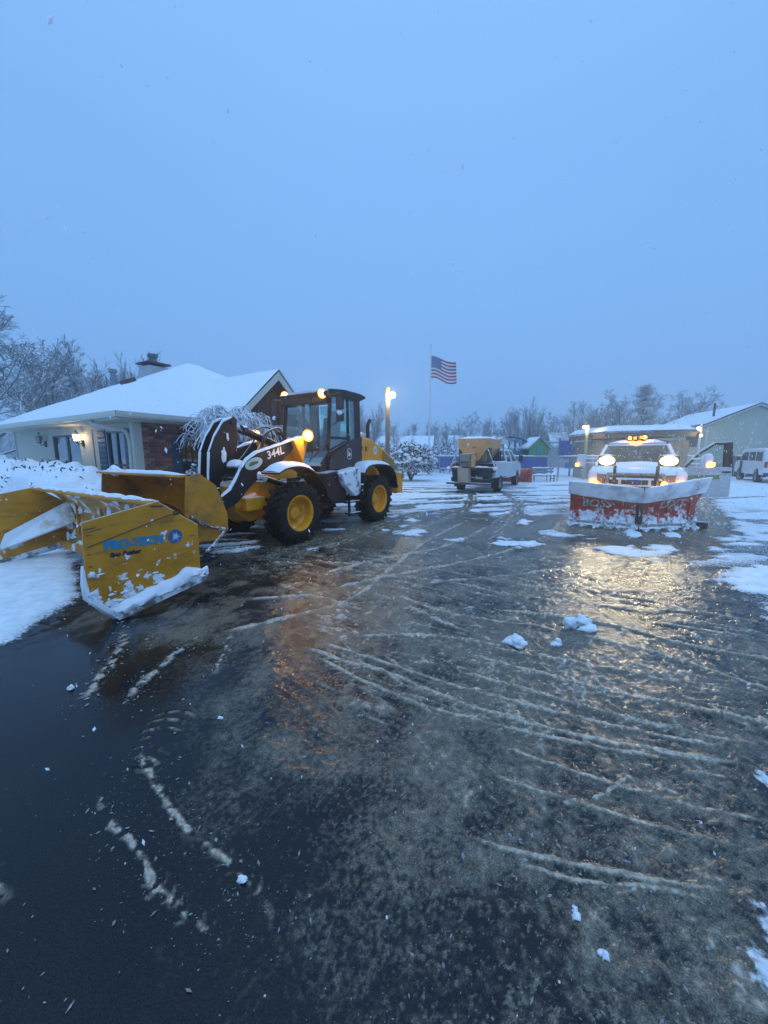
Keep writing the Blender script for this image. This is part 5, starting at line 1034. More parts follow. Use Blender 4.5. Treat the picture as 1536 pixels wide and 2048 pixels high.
# hip roof with snow, soffit, gutter
E0, E1, F0, F1 = -.5, XL + .5, -.5, YL + .5; RZ0, RZ1 = 2.62, 5.02; HWY = (F1 - F0) / 2; CYR = (F0 + F1) / 2
def roofverts(z0, z1, g=0.0): return [(E0 - g, F0 - g, z0), (E1 + g, F0 - g, z0), (E1 + g, F1 + g, z0), (E0 - g, F1 + g, z0), (E0 + HWY, CYR, z1), (E1 - HWY, CYR, z1)]
RF = [(0, 1, 5, 4), (1, 2, 5), (2, 3, 4, 5), (3, 0, 4)]
roof = Hs('roof', lambda b: b.add(roofverts(RZ0, RZ1), RF + [(0, 3, 2, 1)]), M('shingle_grey', (.10, .09, .09), .9, var=.2))
def rsnow(b):
    V_ = [Vector(v) for v in roofverts(RZ0 + .02, RZ1 + .06, .03)]
    for f in RF:
        q = [V_[i] for i in f]
        if len(q) == 3: q = [q[0], q[1], q[2], q[2]]
        nn = (q[1] - q[0]).cross(q[3] - q[0]).normalized()
        def fn(u, v):
            p = q[0].lerp(q[1], u).lerp(q[3].lerp(q[2], u), v); e_ = min(1, 12 * v, )
            return p + Vector((0, 0, 1)) * (.05 * e_ + .05 * (mnoise.noise(p * .9) * e_ + .25 * mnoise.noise(p * 4) * e_))
        b.grid(fn, 50, 30)
rs_ = MB(); rsnow(rs_); rs_.build('snow', SNOW, roof, 60)
Hs('fascia', lambda b: (b.box((XL / 2, F0 + .0, 2.55), (XL + 1.0, .04, .17)), b.box((E0 + .0, YL / 2, 2.55), (.04, YL + 1.0, .17))), TRIM, parent=roof)
Hs('soffit', lambda b: (b.box((XL / 2, -.24, 2.475), (XL + .9, .46, .02)), b.box((-.24, YL / 2 + .24, 2.470), (.46, YL + .44, .02))), TRIM, parent=roof)
def gutter(b):
    pr_ = [(0, 0), (.13, 0), (.15, .05), (.15, .13), (.135, .13), (.13, .06), (.115, .02), (.01, .02), (.01, .13), (0, .13)]
    b.prism([(F0 - .02 - p[0], 2.50 + p[1]) for p in pr_], E0 - .17, E1, 'x'); b.prism([(E0 - .02 - p[0], 2.50 + p[1]) for p in pr_], F0 - .17, F1, 'y')
Hs('gutter', gutter, TRIM, parent=roof)
Hs('downspout', lambda b: b.tube(curve([(-.56, .75, 2.52), (-.55, .74, 2.40), (-.30, .40, 2.30), (-.07, .18, 2.16), (-.07, .16, 1.2), (-.07, .16, .2)], 5), .045, 8), TRIM, 50)
# chimney, roof vent, flue
chm = Hs('chimney', lambda b: b.box((3.45, 5.25, 4.50), (.72, .72, .95)), M('chimney_pale', (.42, .42, .44), .8, var=.1), parent=roof)
Hs('cap', lambda b: b.hexa([(3.0, 4.8, 5.07), (3.9, 4.8, 5.07), (3.9, 5.7, 5.07), (3.0, 5.7, 5.07), (3.05, 4.85, 5.13), (3.85, 4.85, 5.13), (3.85, 5.65, 5.13), (3.05, 5.65, 5.13)]), M('cap_maroon', (.09, .025, .03), .6), parent=chm)
Hs('flue', lambda b: (b.lathe([(5.1, .13), (5.36, .13), (5.36, .17), (5.46, .17), (5.48, .08), (5.48, .001)], 16, (3.45, 5.25, 0), 'z')), M('flue_metal', (.10, .13, .15), .4, metal=.6), 40, parent=chm)
Hs('roof_vent', lambda b: b.box((2.35, 4.95, 4.27), (.28, .60, .16), ry=R(-27)), M('vent_maroon', (.10, .03, .035), .6), parent=roof)
Hs('flue_pipe', lambda b: (b.tube([(3.0, 7.4, 3.2), (3.0, 7.4, 4.95)], .09, 10), b.lathe([(4.95, .15), (5.08, .15)], 12, (3.0, 7.4, 0), 'z')), M('pipe_grey', (.2, .22, .25), .5), parent=roof)
# sliding door, windows, shutters
dd = Hs('sliding_door', lambda b: (b.box((.06, 3.95, 2.24), (.10, 1.90, .06)), b.box((.06, 3.95, .22), (.10, 1.90, .06)), b.box((.06, 3.03, 1.22), (.10, .06, 2.0)), b.box((.06, 4.87, 1.22), (.10, .06, 2.0)), b.box((.06, 3.95, 1.22), (.08, .08, 2.0))), FRM)
for yy in (3.50, 4.40): Hs('pane', lambda b: b.box((.06, yy, 1.23), (.012, .84, 1.96)), WGL, parent=dd)
Hs('curtain', lambda b: b.grid(lambda u, v: (.26 + .03 * math.sin(u * 30), 4.05 + .45 * u, .2 + 2.0 * v), 30, 2), M('curtain_green', (.20, .34, .32), .9), 60, parent=dd); Hs('curtain', lambda b: b.grid(lambda u, v: (.26 + .03 * math.sin(u * 30), 3.10 + .55 * u, .2 + 2.0 * v), 30, 2), M('curtain_grey', (.22, .24, .27), .9), 60, parent=dd)
w1 = Hs('window', lambda b: (b.box((.05, .96, 2.26), (.10, .96, .05)), b.box((.05, .96, .57), (.10, .96, .05)), b.box((.05, .52, 1.42), (.10, .05, 1.7)), b.box((.05, 1.40, 1.42), (.10, .05, 1.7)), b.box((.05, .96, 1.42), (.07, .06, 1.7)), b.box((.05, .96, 1.42), (.06, .92, .05))), FRM)
for yy in (.74, 1.18):
    for zz in (1.0, 1.84): Hs('pane', lambda b: b.box((.05, yy, zz), (.010, .40, .80)), WGL, parent=w1)
Hs('curtain', lambda b: b.grid(lambda u, v: (.24 + .02 * math.sin(u * 26), .50 + .42 * u, .6 + 1.66 * v), 26, 2), MATS['curtain_grey'], 60, parent=w1)
def shutter(y0, y1, z0, z1, ax):
    sh = Hs('shutter', (lambda b: b.box((-.015, (y0 + y1) / 2, (z0 + z1) / 2), (.03, y1 - y0, z1 - z0))) if ax == 'x' else (lambda b: b.box(((y0 + y1) / 2, -.045, (z0 + z1) / 2), (y1 - y0, .03, z1 - z0))), SHUT)
    for k in range(14):
        zz = z0 + .08 + (z1 - z0 - .16) * k / 13
        Hs('slat', (lambda b: b.box((-.033, (y0 + y1) / 2, zz), (.012, y1 - y0 - .08, .07), ry=R(-25))) if ax == 'x' else (lambda b: b.box(((y0 + y1) / 2, -.063, zz), (y1 - y0 - .06, .012, .07), rx=R(25))), SHUT, parent=sh)
shutter(.12, .46, .5, 2.32, 'x'); shutter(1.46, 1.86, .5, 2.32, 'x'); shutter(.86, 1.07, .72, 2.14, 'y'); shutter(1.67, 1.88, .72, 2.12, 'y')
w2 = Hs('window', lambda b: (b.box((1.37, .05, 2.10), (.60, .10, .05)), b.box((1.37, .05, .77), (.60, .10, .05)), b.box((1.10, .05, 1.43), (.05, .10, 1.34)), b.box((1.64, .05, 1.43), (.05, .10, 1.34)), b.box((1.37, .05, 1.43), (.56, .08, .05)), b.box((1.28, .05, 1.43), (.02, .05, 1.3)), b.box((1.46, .05, 1.43), (.02, .05, 1.3)), b.box((1.37, .05, 1.77), (.54, .05, .02)), b.box((1.37, .05, 1.10), (.54, .05, .02))), M('frame_dark', (.05, .07, .09), .5))
for zz in (1.10, 1.77): Hs('pane', lambda b: b.box((1.37, .055, zz), (.54, .008, .62)), WGL, parent=w2)
Hs('blind', lambda b: b.box((1.37, .16, 1.43), (.56, .02, 1.3)), M('blind_pale', (.34, .40, .43), .8), parent=w2)
# wall lanterns: one dark, one lit
def lantern(y, z, lit):
    ln = Hs('wall_lantern', lambda b: (b.box((-.02, y, z - .12), (.04, .10, .18)), b.tube([(-.03, y, z - .1), (-.12, y, z - .16), (-.16, y, z - .08)], .014, 6), b.lathe([(z + .12, .10), (z + .19, .03), (z + .24, .008)], 8, (-.16, y, 0), 'z'), b.lathe([(z - .09, .05), (z - .06, .06)], 8, (-.16, y, 0), 'z'), *[b.tube([(-.16 + .06 * math.cos(a), y + .06 * math.sin(a), z - .06), (-.16 + .09 * math.cos(a), y + .09 * math.sin(a), z + .12)], .007, 4) for a in (0, 1.57, 3.14, 4.71)]), DARK)
    Hs('globe', lambda b: b.lathe([(z - .05, .05), (z + .11, .08)], 10, (-.16, y, 0), 'z'), EMIT('lantern_glow', (1, .78, .42), 22) if lit else WGL, 60, parent=ln)
    if lit: lamp('lantern_light', ln, (-.30, y, z + .04), (1, .72, .36), 4, .06)
lantern(2.78, 2.12, True); lantern(5.40, 2.14, False)
# porch gable on the brick side
gx, gh = 3.75, 1.62
po_ = Hs('porch_roof', lambda b: (b.hexa([(gx - gh, -1.0, 2.56), (gx, -1.0, 4.06), (gx, 4.0, 4.06), (gx - gh, 2.0, 2.56), (gx - gh, -1.0, 2.66), (gx, -1.0, 4.18), (gx, 4.0, 4.18), (gx - gh, 2.0, 2.66)]), b.hexa([(gx, -1.0, 4.06), (gx + gh, -1.0, 2.56), (gx + gh, 2.0, 2.56), (gx, 4.0, 4.06), (gx, -1.0, 4.18), (gx + gh, -1.0, 2.66), (gx + gh, 2.0, 2.66), (gx, 4.0, 4.18)])), M('porch_brown', (.075, .045, .035), .8, var=.15))
s = MB(); s.grid(lambda u, v: (gx - gh - .05 + (2 * gh + .1) * u, -1.06 + 4.2 * v, 2.68 + (1.55 * (1 - abs(2 * u - 1))) + .05 + .015 * mnoise.noise(Vector((u * 6, v * 6, 1)))), 24, 12); s.build('snow', SNOW, po_, 60)
Hs('bargeboard', lambda b: (b.hexa([(gx - gh - .06, -1.04, 2.44), (gx, -1.04, 3.96), (gx, -1.0, 3.96), (gx - gh - .06, -1.0, 2.44), (gx - gh - .06, -1.04, 2.66), (gx, -1.04, 4.19), (gx, -1.0, 4.19), (gx - gh - .06, -1.0, 2.66)]), b.hexa([(gx, -1.04, 3.96), (gx + gh + .06, -1.04, 2.44), (gx + gh + .06, -1.0, 2.44), (gx, -1.0, 3.96), (gx, -1.04, 4.19), (gx + gh + .06, -1.04, 2.66), (gx + gh + .06, -1.0, 2.66), (gx, -1.0, 4.19)])), TRIM, parent=po_)
gb_ = Hs('gable_wall', lambda b: b.prism([(gx - gh + .2, 2.5), (gx, 4.0), (gx + gh - .2, 2.5)], -.55, -.50), MATS['porch_brown'])
for k in range(15): Hs('board', lambda b: b.box((gx - 1.35 + k * .19, -.565, 2.52 + (1.45 * (1 - abs(-1.35 + k * .19) / 1.45)) / 2), (.175, .03, max(.05, 1.45 * (1 - abs(-1.35 + k * .19) / 1.45)))), MATS['porch_brown'], parent=gb_)
for xx in (gx - gh + .25, gx + gh - .25): Hs('porch_post', lambda b: b.box((xx, -.85, 1.25), (.16, .16, 2.5)), MATS['porch_brown'], bevel=.01)
Hs('porch_wall', lambda b: b.box((gx, -.05, 1.25), (2.6, .06, 2.5)), MATS['porch_brown'])

# ------------------------------------------------------------------ street lamps, flagpole, flag
def post_lamp(name, x, y, h, w, lampz, side, label, mat, lit=LAMPE, power=60, r=.14):
    p = tag(empty(name, (x, y, 0)), label, 'lamp post')
    part(p, 'post', lambda b: b.box((0, 0, h / 2), (w, w, h)), mat, bevel=.02)
    hd = part(p, 'head', lambda b: (b.box((side * (w / 2 + .10), 0, lampz + r * .9), (.30, .22, .06)), b.tube([(0, 0, lampz + r * .9), (side * .2, 0, lampz + r * .9)], .03, 6)), DARK, bevel=.01)
    part(p, 'globe', lambda b: b.lathe([(lampz + r * math.cos(a), max(.001, r * math.sin(a))) for a in [math.pi * i / 8 for i in range(9)]], 14, (side * (w / 2 + .12), 0, 0), 'z'), lit, 60)
    lamp('lamp_light', p, (side * (w / 2 + .12), -.25, lampz - .1), (1.0, .84, .52), power, .12); return p
PW = M('post_wood', (.22, .17, .12), .7, var=.2, vs=3, bump=.1); PG = M('post_green', (.30, .34, .20), .6, var=.15)
post_lamp('lamp_post', .17, 18.0, 4.85, .21, 4.48, 1, 'square wooden post with one bright globe behind the loader hood', PW, power=160, r=.15)
post_lamp('lamp_post', 13.98, 26.0, 3.75, .17, 3.62, -1, 'pale post with a small lamp between the playground and the plow truck', PG, power=60, r=.11)
post_lamp('lamp_post', 24.3, 29.0, 4.1, .10, 3.75, -1, 'thin post with small white lamp beside the cream gabled building', M('post_white', (.6, .62, .62), .5), power=40, r=.12)
fp = tag(empty('flagpole', (4.52, 37.6, 0)), 'tall white flagpole rising behind the round snowy bush', 'flagpole')
WP = M('pole_white', (.62, .65, .68), .45, var=.05)
part(fp, 'pole', lambda b: b.tube([(0, 0, 0), (0, 0, 12.2)], [.11, .055], 12), WP, 60); part(fp, 'ball', lambda b: b.lathe([(12.2 + .1 * math.cos(a) + .05, max(.001, .1 * math.sin(a))) for a in [math.pi * i / 8 for i in range(9)]], 12, ax='z'), WP, 60)
part(fp, 'base', lambda b: b.lathe([(0, .55), (.12, .5), (.2, .25), (.9, .14), (.9, .001)], 18, ax='z'), M('base_snowy', (.4, .42, .45), .6, top=1.0), 40)
flag = tag(empty('flag', (4.60, 37.6, 11.15)), 'striped red and white flag with blue canton flying from the pole', 'flag')
FW, FHt = 3.0, 2.0
def fs_(u, v):   # u along the fly, v up from the bottom
    x = FW * (.86 * u) * .92; dz = -.62 * u ** 1.35 * FW * .36 + .10 * math.sin(u * 7 + v); y = .30 * math.sin(u * 8.5 + 1.2 * v) * u
    sag = -.28 * u * (1 - v) * math.sin(u * 3.0); return Vector((x - .22 * (1 - v) * u * math.sin(u * 4), y, -(1 - v) * FHt * (1 - .10 * u) + dz + sag))
FR_, FWH, FB = M('flag_red', (.42, .025, .05), .8, var=.08), M('flag_white', (.66, .66, .70), .8, var=.05), M('flag_blue', (.03, .05, .19), .8, var=.08)
for k in range(13):
    v0, v1 = 1 - (k + 1) / 13, 1 - k / 13; u0 = .4 if k < 7 else 0
    part(flag, 'stripe', lambda b: b.grid(lambda u, v: fs_(u0 + (1 - u0) * u, v0 + (v1 - v0) * v), 30, 2), FR_ if k % 2 == 0 else FWH, 60)
ca = part(flag, 'canton', lambda b: b.grid(lambda u, v: fs_(.4 * u, 1 - 7 / 13 * (1 - v)), 14, 10), FB, 60)
stb = MB()
for i in range(9):
    for j in range(6 if i % 2 == 0 else 5):
        u = .4 * ((j + (.5 if i % 2 == 0 else 1.0)) / 6); v = 1 - 7 / 13 * ((i + .6) / 9.2); c = fs_(u, v)
        for sg in (-1, 1):
            pts = [c + Vector((math.sin(a) * r_, sg * .012, math.cos(a) * r_)) for q in range(10) for a, r_ in ((math.pi * q / 5, .055 if q % 2 == 0 else .023),)]
            stb.add(pts, [tuple(range(10))])
o = stb.build('stars', FWH, ca); o['kind'] = 'stuff'

# ------------------------------------------------------------------ buildings beyond
def gable_house(name, x, y, w, d, eave, ridge, rz, label, wallm, cat='house', wins=()):
    h = tag(empty(name, (x, y, 0), rz), label, cat)
    part(h, 'wall', lambda b: b.prism([(-w / 2, 0), (w / 2, 0), (w / 2, eave), (0, ridge), (-w / 2, eave)], -d / 2, d / 2), wallm)
    rf = part(h, 'roof', lambda b: (b.hexa([(-w / 2 - .4, -d / 2 - .3, eave - .15), (0, -d / 2 - .3, ridge + .05), (0, d / 2 + .3, ridge + .05), (-w / 2 - .4, d / 2 + .3, eave - .15), (-w / 2 - .4, -d / 2 - .3, eave + .0), (0, -d / 2 - .3, ridge + .2), (0, d / 2 + .3, ridge + .2), (-w / 2 - .4, d / 2 + .3, eave + .0)]),
        b.hexa([(0, -d / 2 - .3, ridge + .05), (w / 2 + .4, -d / 2 - .3, eave - .15), (w / 2 + .4, d / 2 + .3, eave - .15), (0, d / 2 + .3, ridge + .05), (0, -d / 2 - .3, ridge + .2), (w / 2 + .4, -d / 2 - .3, eave + .0), (w / 2 + .4, d / 2 + .3, eave + .0), (0, d / 2 + .3, ridge + .2)])), M('eave_pale', (.40, .41, .40), .7, var=.1))
    s = MB(); s.grid(lambda u, v: (-(w / 2 + .42) + (w + .84) * u, -d / 2 - .32 + (d + .64) * v, eave + .02 + (ridge - eave + .2) * (1 - abs(2 * u - 1)) + .09 + .05 * mnoise.noise(Vector((u * 8, v * 8, x)))), 26, 16); s.build('snow', SNOW, rf, 60)
    for (sx_, fx, fy, z0, ww, hh) in wins:   # on the gable faces (fy = ±1) or the long sides (fx = ±1)
        f = part(h, 'window', (lambda b: b.box((fx * (w / 2 + .02), sx_, z0), (.06, ww, hh))) if fx else (lambda b: b.box((sx_, fy * (d / 2 + .02), z0), (ww, .06, hh))), M('far_frame', (.5, .5, .5), .6))
        part(f, 'pane', (lambda b: b.box((fx * (w / 2 + .045), sx_, z0), (.03, ww - .16, hh - .16))) if fx else (lambda b: b.box((sx_, fy * (d / 2 + .045), z0), (ww - .16, .03, hh - .16))), DGL)
    return h
gableb = gable_house('gabled_building', 32.0, 36.3, 6.9, 9.2, 4.25, 5.75, math.atan2(-.18, .98), 'cream building with wide blank gable and snow roof beyond the open truck door', M('cream_siding', (.40, .41, .32), .8, var=.05, vs=2), 'building', wins=((-2.6, -1, 0, 3.1, 1.9, 1.5),))
part(gableb, 'vent_pipe', lambda b: b.tube([(-2.0, -2.6, 4.9), (-2.0, -2.6, 6.3)], .09, 8), DARK)
part(gableb, 'downspout', lambda b: b.tube([(-3.5, -4.55, .1), (-3.5, -4.55, 4.2)], .06, 6), TRIM)
shed = tag(empty('pavilion', (17.7, 26.2, 0), R(1.5)), 'low brown shelter with thick snow on its flat roof behind the plow truck', 'shelter')
SHB = M('shelter_taupe', (.20, .17, .15), .8, var=.12, vs=3)
part(shed, 'wall', lambda b: b.box((0, 1.0, 1.35), (5.9, 3.6, 2.7)), SHB)
part(shed, 'roof', lambda b: b.hexa([(-3.2, -1.3, 2.80), (3.15, -1.3, 2.95), (3.15, 3.2, 2.95), (-3.2, 3.2, 2.80), (-3.25, -1.4, 3.12), (3.2, -1.4, 3.27), (3.2, 3.3, 3.27), (-3.25, 3.3, 3.12)]), M('fascia_brown', (.14, .10, .07), .7, var=.1), bevel=.03)
s = MB(); s.grid(lambda u, v: (-3.24 + 6.4 * u, -1.38 + 4.6 * v, 3.13 + .15 * u + .50 * min(1, 9 * u + .25, 9 * (1 - u) + .25, 7 * v + .25) * (1 + .15 * mnoise.noise(Vector((u * 7, v * 4, 2))))), 40, 10); s.build('snow', SNOW, shed, 60)
for k in range(12): part(shed, 'board', lambda b: b.box((-2.7 + k * .49, -.83, 1.35), (.46, .05, 2.6)), SHB)
sc_ = part(shed, 'wall_lamp', lambda b: b.box((3.05, -1.45, 3.0), (.16, .12, .14)), DARK); part(sc_, 'lens', lambda b: b.box((3.05, -1.53, 2.98), (.14, .06, .12)), LAMPE); lamp('wall_lamp_light', sc_, (3.05, -1.75, 2.9), (1, .85, .55), 25, .06)
FARW = M('far_siding', (.36, .37, .38), .8, var=.05); FARB = M('far_siding_tan', (.30, .27, .24), .8, var=.05)
gable_house('far_house', 12.6, 74.0, 9, 10, 3.0, 5.3, R(82), 'far house whose snowy roof shows left of the spreader hopper', FARW, wins=((-2, 0, -1, 1.6, 1.2, 1.2), (2, 0, -1, 1.6, 1.2, 1.2), (-2.5, 1, 0, 1.6, 1.2, 1.2), (2.0, 1, 0, 1.6, 1.2, 1.2)))
gable_house('far_house', 22.5, 80.0, 8, 12, 3.1, 5.6, R(86), 'far house with snowy roof rising behind the green playhouse', FARB, wins=((-3, 1, 0, 1.6, 1.3, 1.2), (2.5, 1, 0, 1.6, 1.3, 1.2)))
gable_house('far_house', 29.5, 56.0, 7, 9, 2.9, 4.9, R(75), 'grey far house with snowy roof left of the small lamp post', FARW, wins=((-2.6, 1, 0, 1.5, 1.0, 1.2), (0.2, 1, 0, 1.5, 1.0, 1.2), (2.6, 1, 0, 1.5, 1.0, 1.2)))
gable_house('far_house', 3.4, 62.0, 7, 9, 2.7, 4.6, R(80), 'far house low behind the hood of the loader', FARB, wins=((-2, 1, 0, 1.5, 1.0, 1.2), (2, 1, 0, 1.5, 1.0, 1.2)))

# ------------------------------------------------------------------ playground, fence, benches
def fence(name, pts, label, h=1.62, cloth=None, gap=2.6):
    f = tag(empty(name, (*pts[0], 0)), label, 'fence'); o = Vector((*pts[0], 0)); GAL = M('galvanised', (.42, .44, .46), .45, metal=.5, var=.1, top=1.0)
    for i in range(len(pts) - 1):
        a, b_ = Vector((*pts[i], 0)) - o, Vector((*pts[i + 1], 0)) - o; L_ = (b_ - a).length; n_ = max(1, round(L_ / gap)); d = (b_ - a).normalized()
        rl = part(f, 'rail', lambda m: m.tube([a + Vector((0, 0, h)), b_ + Vector((0, 0, h))], .04, 8), GAL, 60)
        s = MB(); snow_strip(s, [a + Vector((0, 0, h + .03)), b_ + Vector((0, 0, h + .03))], .11, .07, i); s.build('snow', SNOW, rl, 60)
        for k in range(n_ + (1 if i == len(pts) - 2 else 0)):
            p = a + d * (L_ * k / n_); part(f, 'post', lambda m: m.tube([p, p + Vector((0, 0, h + .08))], .045, 8), GAL, 60)
        msh = MB(); sp_ = .16
        for k in range(int((L_ + h) / sp_)):
            for sg in (1, -1):
                s0 = k * sp_ - h if sg > 0 else k * sp_; s1 = s0 + h * sg; z0, z1 = .05, h
                c0, c1 = max(0, min(L_, s0)), max(0, min(L_, s1))
                if abs(s1 - s0) < 1e-6 or abs(c1 - c0) < .02: continue
                za = z0 + (c0 - s0) / (s1 - s0) * (z1 - z0); zb = z0 + (c1 - s0) / (s1 - s0) * (z1 - z0); msh.tube([a + d * c0 + Vector((0, 0, za)), a + d * c1 + Vector((0, 0, zb))], .006, 3, False)
        mo_ = msh.build('chain_mesh', GAL, f); mo_['kind'] = 'stuff'
        if cloth and i in cloth:
            side_ = Vector((-d.y, d.x, 0)) * .06
            part(f, 'screen', lambda m: m.grid(lambda u, v: a.lerp(b_, u) + side_ + Vector((0, 0, .35 + (h - .42) * v)) + Vector((0, .03 * math.sin(u * 14), 0)), 20, 4), M('screen_blue', (.030, .090, .40), .7, var=.15, vs=1.5), 60)
    return f
fence('chain_link_fence', [(3.2, 40.5), (10.8, 24.6)], 'chain link fence with blue screen running behind the spreader truck', cloth={0})
fence('chain_link_fence', [(11.3, 24.2), (24.5, 27.8)], 'snow-railed chain link fence running behind the plow truck')
BL, GN, TE = M('play_blue', (.015, .12, .42), .4, var=.08, top=.95), M('play_green', (.05, .26, .10), .4, var=.08, top=.95), M('play_teal', (.03, .22, .30), .4, var=.08, top=.95)
ps = tag(empty('play_house', (12.3, 29.8, 0), R(8)), 'green playhouse tower with peaked snowy roof behind the fence', 'playhouse')
part(ps, 'front_panel', lambda b: (wall_with_holes(b, 'y', -1.05, 1.05, .3, 2.3, [(-.30, .30, 1.75, 2.3), (-.85, .85, .5, .95)], .06), b.prism([(-1.05, 2.3), (0, 3.0), (1.05, 2.3)], 0, .06)), GN)
part(ps, 'back_panel', lambda b: (b.box((0, 1.6, 1.3), (2.1, .06, 2.0)), b.prism([(-1.05, 2.3), (0, 3.0), (1.05, 2.3)], 1.57, 1.63)), GN); part(ps, 'deck', lambda b: b.box((0, .8, 1.2), (2.1, 1.6, .08)), DARK)
part(ps, 'window_panel', lambda b: b.box((0, -.03, 2.1), (.55, .05, .7)), TE)
for sd in (1, -1):
    part(ps, 'roof', lambda b: b.hexa([(sd * 1.25, -.15, 2.16), (0, -.15, 3.02), (0, 1.8, 3.02), (sd * 1.25, 1.8, 2.16), (sd * 1.25, -.15, 2.22), (0, -.15, 3.08), (0, 1.8, 3.08), (sd * 1.25, 1.8, 2.22)]), GN)
    for yy in (0, 1.6): part(ps, 'post', lambda b: b.tube([(sd * 1.05, yy, 0), (sd * 1.05, yy, 2.4)], .06, 8), TE)
s = MB(); s.grid(lambda u, v: (-1.28 + 2.56 * u, -.18 + 2.0 * v, 2.24 + .86 * (1 - abs(2 * u - 1)) + .07), 16, 6); s.build('snow', SNOW, ps, 60); ps.scale = (.75, .85, 1.0)
pb = tag(empty('climbing_frame', (15.2, 30.5, 0), R(-6)), 'blue climbing frame with tall panels right of the green playhouse', 'climbing frame')
for (x, h_) in ((-.9, 3.1), (0.0, 2.6), (1.6, 3.0)): part(pb, 'post', lambda b: b.tube([(x, 0, 0), (x, 0, h_)], .08, 8), BL, 60)
part(pb, 'panel', lambda b: b.box((-.45, .0, 2.15), (.75, .08, 1.5)), BL, bevel=.03); part(pb, 'panel', lambda b: b.box((.8, .0, 2.0), (1.3, .08, .85)), BL, bevel=.03); part(pb, 'panel', lambda b: b.box((.6, .0, .9), (2.0, .08, .5)), BL, bevel=.03)
part(pb, 'beam', lambda b: b.tube([(-3.6, 0, 2.75), (-.9, 0, 2.75)], .06, 8), TE, 60)
part(pb, 'slide', lambda b: b.grid(lambda u, v: (1.6 + 1.9 * u, -.5 + (v - .5) * .6, 1.5 * (1 - u) ** 1.3 + .2 + .25 * abs(2 * v - 1) ** 3), 12, 8), BL, 60)
pt = tag(empty('play_tower', (10.4, 31.0, 0), R(4)), 'blue posts and canopy of the play tower above the spreader truck cab', 'play tower')
for (x, y) in ((-1.1, 0), (1.1, 0), (-1.1, 1.6), (1.1, 1.6)): part(pt, 'post', lambda b: b.tube([(x, y, 0), (x, y, 3.1)], .07, 8), BL, 60)
part(pt, 'canopy', lambda b: b.grid(lambda u, v: (-1.5 + 3.0 * u, -.3 + 2.2 * v, 2.75 + .35 * math.sin(math.pi * u)), 12, 6), BL, 60); part(pt, 'deck', lambda b: b.box((0, .8, 1.3), (2.3, 1.8, .08)), BL); part(pt, 'panel', lambda b: b.box((0, 0, 1.7), (2.0, .06, .7)), TE)
s = MB(); s.grid(lambda u, v: (-1.5 + 3.0 * u, -.3 + 2.2 * v, 2.80 + .35 * math.sin(math.pi * u) + .10 * min(1, 6 * u, 6 * (1 - u))), 12, 6); s.build('snow', SNOW, pt, 60)
def bench(x, y, rz, label):
    o = tag(empty('bench', (x, y, 0), rz), label, 'bench', 'benches along the playground fence'); SM = M('bench_grey', (.22, .24, .27), .6, var=.15, top=1.0)
    for k in range(3): part(o, 'seat_slat', lambda b: b.box((0, -.15 + .15 * k, .45), (1.8, .12, .04)), SM)
    for k in range(2): part(o, 'back_slat', lambda b: b.box((0, .26, .66 + .18 * k), (1.8, .04, .13)), SM)
    for xx in (-.7, .7): part(o, 'leg', lambda b: (b.box((xx, 0, .22), (.06, .4, .05)), b.box((xx, -.15, .2), (.06, .05, .45)), b.box((xx, .24, .42), (.06, .05, .85))), SM)
    s = MB(); snow_strip(s, [(-.9, -.02, .47), (.9, -.02, .47)], .44, .07, x); snow_strip(s, [(-.9, .26, .90), (.9, .26, .90)], .07, .05, y); s.build('snow', SNOW, o, 60)
bench(10.1, 23.6, R(10), 'grey slatted bench beside the red plow blade of the spreader truck'); bench(5.9, 35.2, R(-62), 'snowy bench between the flagpole and the spreader truck')
tag(part(None, 'bollard', lambda b: b.tube([(0, 0, 0), (0, 0, 1.35)], .05, 8), DARK), 'thin dark post standing left of the white van', 'post').location = (24.5, 25.6, 0)

